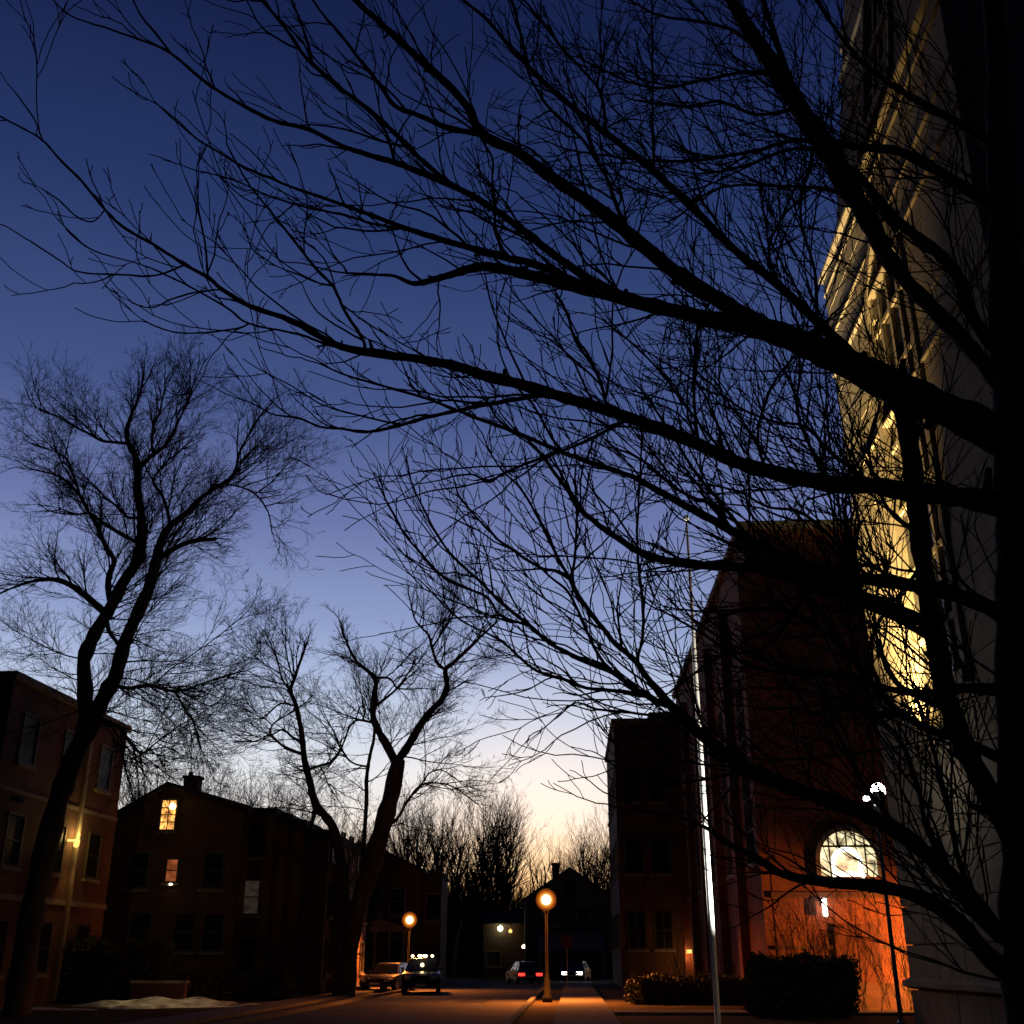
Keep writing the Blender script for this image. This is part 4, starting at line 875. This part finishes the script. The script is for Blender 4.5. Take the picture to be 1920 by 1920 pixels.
f16 = ft.limb([(690, 656, 9), (682, 640, 9), (645, 580, 8), (625, 537, 8), (595, 507, 8), (560, 462, 7), (520, 412, 6), (470, 350, 5), (440, 300, 5), (425, 270, 4)], f1, -.3)
ft.limb([(625, 540, 6), (595, 530, 5), (560, 515, 5), (520, 500, 4), (490, 480, 4)], f16, -.1)
ft.limb([(640, 575, 5), (680, 600, 5), (720, 625, 4), (800, 670, 4)], f16, -.1)
ft.limb([(392, 522, 6), (388, 500, 6), (385, 460, 5), (377, 420, 5), (368, 385, 4), (348, 335, 3)], f1, -.1)
ft.limb([(420, 545, 5), (373, 547, 5), (323, 560, 5), (287, 577, 4), (253, 570, 4), (243, 562, 3)], f1, -.1)
ft.limb([(350, 498, 5), (290, 517, 5), (230, 515, 5), (150, 510, 4), (110, 487, 4), (57, 452, 4)], f1, -.2)
fl2 = ft.limb([(660, 655, 8), (620, 648, 8), (560, 627, 7), (467, 607, 6), (430, 580, 6), (373, 547, 5), (300, 510, 5), (260, 495, 4), (175, 470, 4), (140, 443, 4), (107, 410, 3)], f1, -.2)
ft.limb([(470, 607, 5), (440, 617, 5), (350, 625, 4), (300, 615, 4), (265, 598, 3)], fl2, -.1)
ft.limb([(200, 395, 4), (175, 415, 4), (145, 407, 4), (110, 375, 4), (85, 358, 3)], f1, -.1)
ft.limb([(80, 263, 4), (65, 225, 4), (45, 195, 4), (22, 165, 3)], f1, -.1)
ft.limb([(1740, 1200, 22), (1690, 1165, 16), (1640, 1145, 13), (1590, 1120, 10), (1540, 1110, 8)], s1, -.3)
ft.limb([(1725, 1330, 20), (1690, 1290, 14), (1650, 1220, 10), (1640, 1140, 8), (1660, 1060, 6)], s1, .2)
ft.limb([(1700, 1010, 14), (1670, 960, 10), (1640, 900, 8), (1630, 830, 7), (1650, 760, 6)], s1, .3)
ft.limb([(1560, 905, 12), (1520, 840, 9), (1495, 770, 8), (1500, 700, 8), (1497, 660, 7)], f1, .6)
ft.limb([(1440, 880, 9), (1420, 820, 8), (1440, 740, 7), (1470, 690, 6), (1500, 660, 4)], f1, .4)
ft.limb([(1310, 832, 9), (1302, 760, 8), (1303, 690, 8), (1306, 630, 7), (1312, 610, 6)], f1, .4)
ft.limb([(1360, 855, 8), (1300, 780, 7), (1240, 700, 6), (1180, 640, 5), (1130, 600, 4)], f1, .7)
ft.limb([(1145, 770, 9), (1120, 700, 9), (1080, 640, 8), (1060, 580, 6), (1040, 545, 5)], f1, -.1)
ft.limb([(1400, 1012, 12), (1340, 930, 10), (1300, 880, 8), (1250, 800, 7), (1210, 740, 5)], f9, .6)
ft.limb([(1372, 996, 13), (1330, 945, 10), (1290, 930, 8), (1200, 860, 7), (1150, 840, 5)], f9, .5)
ft.limb([(1640, 1090, 14), (1560, 1010, 10), (1500, 960, 9), (1440, 950, 7), (1380, 920, 6), (1300, 905, 5)], f9, .5)
ft.limb([(1640, 911, 14), (1560, 850, 10), (1510, 800, 8), (1450, 790, 7), (1380, 760, 6), (1310, 700, 5)], f1, .8)

ft.limb([(1905, 1330, 40), (1820, 1290, 26), (1740, 1300, 20), (1660, 1290, 16), (1580, 1262, 13), (1490, 1262, 11), (1400, 1245, 9), (1320, 1190, 7), (1250, 1150, 5)], tr_, -.5)
ft.limb([(1905, 1420, 36), (1830, 1400, 24), (1750, 1370, 20), (1680, 1330, 17), (1600, 1240, 13), (1540, 1180, 11), (1480, 1150, 9), (1400, 1140, 7), (1310, 1170, 5)], tr_, .6)
ft.limb([(1700, 1570, 18), (1640, 1500, 12), (1600, 1440, 10), (1560, 1360, 8), (1500, 1330, 7), (1430, 1330, 5)], f12, .4)
ft.limb([(1790, 1650, 20), (1740, 1560, 13), (1720, 1470, 11), (1690, 1390, 9), (1640, 1330, 7), (1610, 1250, 6)], f12, .5)
ft.limb([(1620, 1122, 14), (1600, 1060, 10), (1610, 980, 8), (1600, 920, 7), (1620, 860, 5)], f14, .2)
ft.limb([(1730, 1050, 14), (1690, 1110, 10), (1640, 1180, 8), (1620, 1260, 6), (1580, 1330, 5)], s1, -.4)
ft.limb([(1560, 1078, 12), (1500, 1130, 9), (1440, 1210, 8), (1350, 1230, 7), (1280, 1280, 5)], f9, .3)
ft.limb([(1860, 1735, 20), (1800, 1620, 14), (1780, 1520, 11), (1760, 1440, 9), (1740, 1380, 7)], f12, .3)
def px_x(q): return CX + F_PX * q.x / (q.y * CP + (q.z - EYE) * SP)
def dens_f(q):
    t = min(1, max(0, (px_x(q) - 250) / 1150)); return .17 + .42 * t ** 1.4 + .12 * min(1, max(0, (px_x(q) - 1400) / 150))
stub = Tubes()
for pts, rad in ft.limbs:
    for i in range(2, len(pts) - 2):
        if rad[i] > .012 and ft.g.random() < .16:
            d_ = Vector(side_dir((pts[i + 1] - pts[i]).normalized(), ft.g, (35, 80), .1)); l_ = rad[i] * ft.g.uniform(1.4, 3.2)
            stub.add([tuple(pts[i]), tuple(pts[i] + d_ * l_ * .6), tuple(pts[i] + d_ * l_)], [rad[i] * .55, rad[i] * .36, rad[i] * .24], 5)
        if ft.g.random() < .13: rad[i] *= 1.16
tag(stub.build('stubs', M['bark'], ft.root, ft.o), kind='stuff')
st_f = dict(seg=(10, 7, 4), wander=.135, up=(.035, .05, .06), levels=3, kids=(3.6, 2.8), ratio=(.25, .62), ang=(15, 44), rtip=.0030, r5=.012, r0=.0085, lift=.10, dens=dens_f, len=lambda q: .55 + .45 * min(1, max(0, (px_x(q) - 200) / 900)))
ft.twigs(st_f, .075, (.45, 1.75), rmax=.11)
ft.done()
ft2_n = sum(len(v) for v in ft.T.d.values())

# ---- tall old tree on the left
lt_ = Tree('bare_tree', 'tall old bare tree on the left in front of the flat-roofed building', 37.5, (40, 1850), M['bark2'], M['twig'], sub=4, sides=9, seed=21, wide=.74)
a0 = lt_.limb([(14, 1990, 92), (34, 1880, 78), (58, 1720, 66), (88, 1580, 60), (118, 1475, 57), (152, 1390, 55), (176, 1345, 60)], name='trunk', dens=0)
aA = lt_.limb([(176, 1365, 48), (198, 1300, 46), (217, 1265, 40), (233, 1207, 38), (253, 1160, 35), (277, 1107, 33), (290, 1063, 32), (296, 1035, 28), (304, 1010, 22), (320, 985, 19), (353, 960, 17), (377, 933, 13), (417, 907, 10), (440, 885, 8), (452, 840, 6), (493, 773, 4)], a0, -.6)
lt_.limb([(417, 907, 6), (457, 915, 5), (482, 930, 5), (503, 960, 4), (510, 1000, 3)], aA, -.8)
lt_.limb([(298, 1045, 17), (340, 1022, 15), (370, 1013, 13), (405, 1010, 9)], aA, -1.2)
lt_.limb([(322, 985, 11), (312, 950, 10), (302, 925, 9), (288, 905, 7), (300, 880, 6), (330, 850, 4)], aA, 1.0)
aB = lt_.limb([(172, 1375, 44), (160, 1310, 42), (158, 1240, 39), (177, 1190, 37), (207, 1140, 35), (232, 1090, 32), (250, 1065, 28), (262, 1040, 28), (266, 1000, 27), (264, 960, 24), (257, 920, 22), (259, 880, 20), (254, 855, 17), (241, 832, 14), (238, 805, 12), (248, 775, 9), (262, 738, 6), (270, 700, 4)], a0, .6)
lt_.limb([(240, 832, 10), (215, 829, 9), (190, 826, 8), (165, 812, 7), (140, 800, 6), (110, 782, 5), (70, 765, 4)], aB, .9)
lt_.limb([(262, 880, 14), (287, 852, 12), (310, 835, 10), (330, 800, 7), (350, 755, 5), (365, 715, 4)], aB, -1.0)
lt_.limb([(288, 852, 8), (285, 810, 7), (300, 770, 5), (310, 720, 4)], 7, .4)
aC = lt_.limb([(200, 1152, 22), (165, 1120, 18), (130, 1096, 15), (100, 1086, 13), (60, 1090, 9), (20, 1104, 6), (-25, 1125, 4)], aB, -1.5)
aD = lt_.limb([(207, 1140, 16), (203, 1085, 15), (214, 1052, 14), (196, 1022, 12), (182, 985, 11), (167, 962, 10), (150, 930, 9), (122, 900, 7), (95, 888, 5), (60, 880, 4)], aB, 1.2)
lt_.limb([(262, 1018, 12), (225, 1000, 11), (195, 982, 10), (168, 963, 8), (140, 965, 5), (100, 960, 4)], aB, .2)
lt_.limb([(262, 975, 11), (240, 970, 9), (220, 950, 8), (200, 935, 6), (185, 920, 5)], aB, -.8)
lt_.limb([(150, 930, 7), (130, 870, 6), (110, 850, 5), (70, 835, 4)], aD, .4)
aE = lt_.limb([(212, 1288, 12), (240, 1290, 10), (265, 1286, 9), (290, 1287, 9), (320, 1295, 8), (350, 1293, 7), (378, 1282, 5), (420, 1268, 4), (460, 1258, 3)], aA, -2.0)
lt_.limb([(292, 1286, 5), (310, 1262, 4), (342, 1240, 4), (400, 1200, 3), (455, 1155, 3)], aE, -.6)
lt_.limb([(325, 1296, 5), (345, 1325, 4), (365, 1360, 4), (375, 1400, 3)], aE, -.6)
lt_.limb([(190, 1345, 16), (222, 1362, 11), (242, 1390, 9), (266, 1412, 8), (290, 1395, 5), (330, 1365, 4), (375, 1340, 3)], a0, -1.8)
lt_.limb([(270, 1410, 4), (290, 1375, 3), (320, 1310, 3)], 17, -.5)
lt_.limb([(196, 1155, 12), (205, 1185, 11), (225, 1210, 12)], aB, -.5, dens=0)
st_b = dict(seg=(8, 6, 5, 3), wander=.12, up=(.015, .03, .03, .02), levels=4, kids=(4.0, 4.0, 5.0), ratio=(.30, .62), ang=(20, 55), rtip=.0042, r5=.02, r0=.030, lift=.05, out=((-14.6, 37.5, 13.0), .75))
lt_.twigs(st_b, .30, (1.7, 4.3), rmax=.40)
lt_.done()

# ---- twin-trunked tree beside the row houses
mt_ = Tree('bare_tree', 'dark twin-trunked bare tree between the row houses and the porch house', 55.0, (655, 1860), M['bark2'], M['twig'], sub=4, sides=9, seed=33, wide=.76)
b0 = mt_.limb([(636, 1905, 92), (644, 1868, 64), (655, 1780, 50), (672, 1700, 50), (692, 1635, 54), (715, 1560, 50), (735, 1485, 43), (747, 1425, 37)], name='trunk', dens=0)
bL = mt_.limb([(745, 1432, 24), (722, 1392, 21), (706, 1362, 19), (699, 1338, 17), (702, 1300, 15), (705, 1276, 14), (690, 1258, 11), (668, 1240, 8), (650, 1205, 6), (640, 1170, 4)], b0, .8)
bR = mt_.limb([(750, 1430, 24), (775, 1382, 21), (800, 1342, 18), (828, 1312, 16), (838, 1284, 15), (835, 1256, 13), (850, 1243, 11), (880, 1215, 9), (905, 1190, 7), (930, 1168, 5)], b0, -.8)
mt_.limb([(835, 1256, 10), (820, 1243, 9), (812, 1222, 8), (803, 1190, 6), (780, 1165, 5), (770, 1130, 4)], bR, .5)
mt_.limb([(812, 1215, 6), (830, 1185, 5), (850, 1150, 4), (850, 1120, 3)], 3, .3)
mt_.limb([(705, 1272, 8), (730, 1272, 6), (745, 1290, 5), (775, 1292, 4)], bL, -.4)
mt_.limb([(700, 1330, 8), (722, 1310, 7), (745, 1290, 6), (770, 1255, 4)], bL, .6)
mt_.limb([(700, 1355, 7), (672, 1350, 6), (656, 1362, 6), (646, 1388, 5), (636, 1412, 5), (620, 1430, 4), (585, 1440, 4)], bL, -.8)
mt_.limb([(684, 1350, 5), (685, 1330, 5), (676, 1325, 4), (668, 1345, 4)], 7, -.1)
mt_.limb([(728, 1568, 9), (745, 1535, 8), (762, 1505, 7), (787, 1474, 6), (812, 1468, 5), (845, 1473, 4), (885, 1500, 3)], b0, -1.4)
mt_.limb([(787, 1474, 5), (805, 1450, 4), (825, 1443, 3), (848, 1455, 3)], 9, -.3)
mt_.limb([(680, 1660, 15), (682, 1590, 12), (687, 1465, 11), (693, 1420, 9), (701, 1385, 8), (703, 1350, 6)], b0, .5, dens=.6)
mt_.limb([(692, 1440, 6), (660, 1430, 5), (640, 1405, 5), (625, 1370, 4), (612, 1350, 3)], 11, .5)
b2_ = mt_.limb([(650, 1835, 44), (640, 1760, 36), (645, 1690, 34), (638, 1605, 30), (621, 1545, 26), (593, 1510, 22), (581, 1465, 19), (571, 1425, 17), (566, 1380, 15), (556, 1325, 13), (545, 1296, 11), (551, 1275, 9), (563, 1240, 7), (575, 1205, 5)], b0, 1.2)
mt_.limb([(594, 1512, 13), (587, 1535, 11), (580, 1556, 9)], b2_, -.2, dens=0)
mt_.limb([(569, 1418, 9), (540, 1404, 8), (520, 1390, 7), (507, 1375, 6), (512, 1358, 5), (535, 1342, 4), (553, 1330, 4)], b2_, -.8)
mt_.limb([(565, 1397, 8), (548, 1382, 7), (531, 1368, 6), (515, 1375, 4), (490, 1390, 3)], b2_, .7)
mt_.limb([(507, 1375, 5), (480, 1390, 4), (460, 1385, 3)], 15, -.4)
mt_.limb([(577, 1442, 7), (600, 1435, 6), (622, 1428, 5), (634, 1412, 4), (640, 1390, 3)], b2_, -.6)
mt_.limb([(545, 1296, 7), (530, 1275, 5), (520, 1240, 4), (505, 1200, 3)], b2_, .4)
mt_.limb([(556, 1320, 6), (525, 1320, 5), (495, 1345, 4), (485, 1343, 3)], b2_, .6)
mt_.limb([(551, 1275, 5), (540, 1240, 4), (535, 1200, 3)], b2_, -.6)
st_m = dict(st_b); st_m.update(rtip=.0056, r0=.034, kids=(2.9, 3.1, 3.6), out=((-7.0, 55, 11.5), .6))
mt_.twigs(st_m, .40, (1.9, 4.8), rmax=.38)
mt_.done()

# ---- smaller bare trees beyond the houses
def far_tree(h, seed, spread=.42):
    g = random.Random(seed); T1 = Tubes(); T2 = Tubes()
    st = dict(seg=(7, 5, 4), wander=.10, up=(.09, .06, .05), levels=3, kids=(1.8, 2.0), ratio=(.32, .6), ang=(18, 46), rtip=.0065, r5=.05, r0=.06, lift=.2)
    n = 10; pts = [(0, 0, -.2)]; rad = [.26]; x = y = 0
    for i in range(1, n + 1):
        x += g.gauss(0, .10); y += g.gauss(0, .10); pts.append((x, y, h * .72 * i / n)); rad.append(.24 * (1 - i / n) + .035)
    T1.add(pts, rad, 8)
    k = int(h * 2.5)
    for i in range(k):
        t = g.uniform(.22, 1); j = min(n - 1, int(t * n)); a = g.uniform(0, 6.283)
        e = g.uniform(.7, 1.3) + .5 * t
        d = vnorm(math.cos(a) * spread * 2, math.sin(a) * spread * 2, e)
        grow(T2, pts[j], d, h * g.uniform(.24, .5) * (1.25 - .55 * t), rad[j] * .55, 0, st, g)
    def mesh(T, nm, m):
        o = T.build(nm, m); me = o.data; bpy.data.objects.remove(o); return me
    return mesh(T1, 'trunk', M['bark2']), mesh(T2, 'twigs', M['twig'])
kinds = [far_tree(12, 51), far_tree(14, 52, .34), far_tree(10, 53, .5)]
far = [(905, 1468, 118, 1, 'tallest bare tree in the middle of the far treeline, left of the end house'), (852, 1490, 112, 0, 'bare tree behind the right side of the porch house'),
       (795, 1492, 100, 0, 'bare tree rising behind the roof of the porch house'), (957, 1492, 122, 1, 'thin bare tree over the low dark house'),
       (1018, 1548, 128, 2, 'small bare tree at the left slope of the end house'), (1100, 1530, 126, 0, 'bare tree directly behind the end house ridge'),
       (1140, 1512, 114, 1, 'bare tree in the gap between the end house and the brick wing'), (735, 1520, 105, 2, 'low bare tree behind the twin-trunked tree'),
       (655, 1500, 96, 2, 'bare tree in the gap right of the row houses'), (500, 1430, 92, 0, 'bare tree behind the middle of the row houses'),
       (400, 1410, 84, 1, 'bare tree behind the gabled house chimney'), (285, 1400, 78, 0, 'bare tree between the flat-roofed building and the gabled house'),
       (830, 1475, 128, 1, 'bare tree at the far right end behind the porch house wing'), (932, 1462, 132, 1, 'tall bare tree furthest back in the far treeline'),
       (1125, 1545, 138, 0, 'bare tree over the right slope of the end house'),
       (765, 1470, 120, 1, 'bare tree behind the ridge of the porch house'), (570, 1450, 108, 1, 'bare tree behind the last row house'), (450, 1445, 104, 0, 'faint bare tree over the first row house'),
       (340, 1420, 100, 2, 'faint bare tree over the gabled house ridge'), (250, 1440, 96, 1, 'slim bare tree beside the flat-roofed building'),
       (880, 1560, 135, 2, 'low bare tree far back left of the low dark house'), (1060, 1570, 140, 1, 'faint far bare tree behind the end house chimney')]
for x, y, Y, k, lab in far:
    q = P(x, y, Y); hh = (12, 14, 10)[k]; s = q.z / (hh * 1.0)
    t = thing('bare_tree', (q.x, Y, 0), lab, 'tree', 'bare trees beyond the houses', rz=x * .7)
    t.scale = (s, s, s)
    link_mesh('trunk', kinds[k][0], None, t); tag(link_mesh('twigs', kinds[k][1], None, t), kind='stuff')
# ---- leafless shrubs against the orange wall, and one by the wing
def shrub(loc, w, h, n, seed, label):
    g = random.Random(seed); T = Tubes(); t = thing('bare_shrub', loc, label, 'shrub')
    st = dict(seg=(8, 6, 4), wander=.07, up=(.03, .04, .03), levels=3, kids=(2.2, 2.0), ratio=(.25, .5), ang=(14, 42), rtip=.005, r5=.02, r0=.016, lift=.2)
    for i in range(n):
        x = g.uniform(-w / 2, w / 2)
        grow(T, (x, g.uniform(-.4, .4), -.05), vnorm(g.gauss(-.10, .22), g.gauss(0, .2), 1), h * g.uniform(.6, 1.05), g.uniform(.012, .022), 0, st, g)
    tag(T.build('stems', M['twig'], t), kind='stuff'); return t
q = P(1590, 1880, 38.2); shrub((q.x + .2, 38.6, 0), 4.2, 3.7, 60, 61, 'thicket of bare upright stems in front of the orange brick wall')
q = P(1320, 1850, 52); shrub((q.x, 52.0, 0), 2.6, 3.0, 18, 62, 'bare shrub at the foot of the church street front')
print('twig tubes', ft2_n, [sum(len(v) for v in q.T.d.values()) for q in (lt_, mt_)], 'stones', ns, 'tris', sum(len(o.data.polygons) * 2 for o in COL.objects if o.type == 'MESH'))
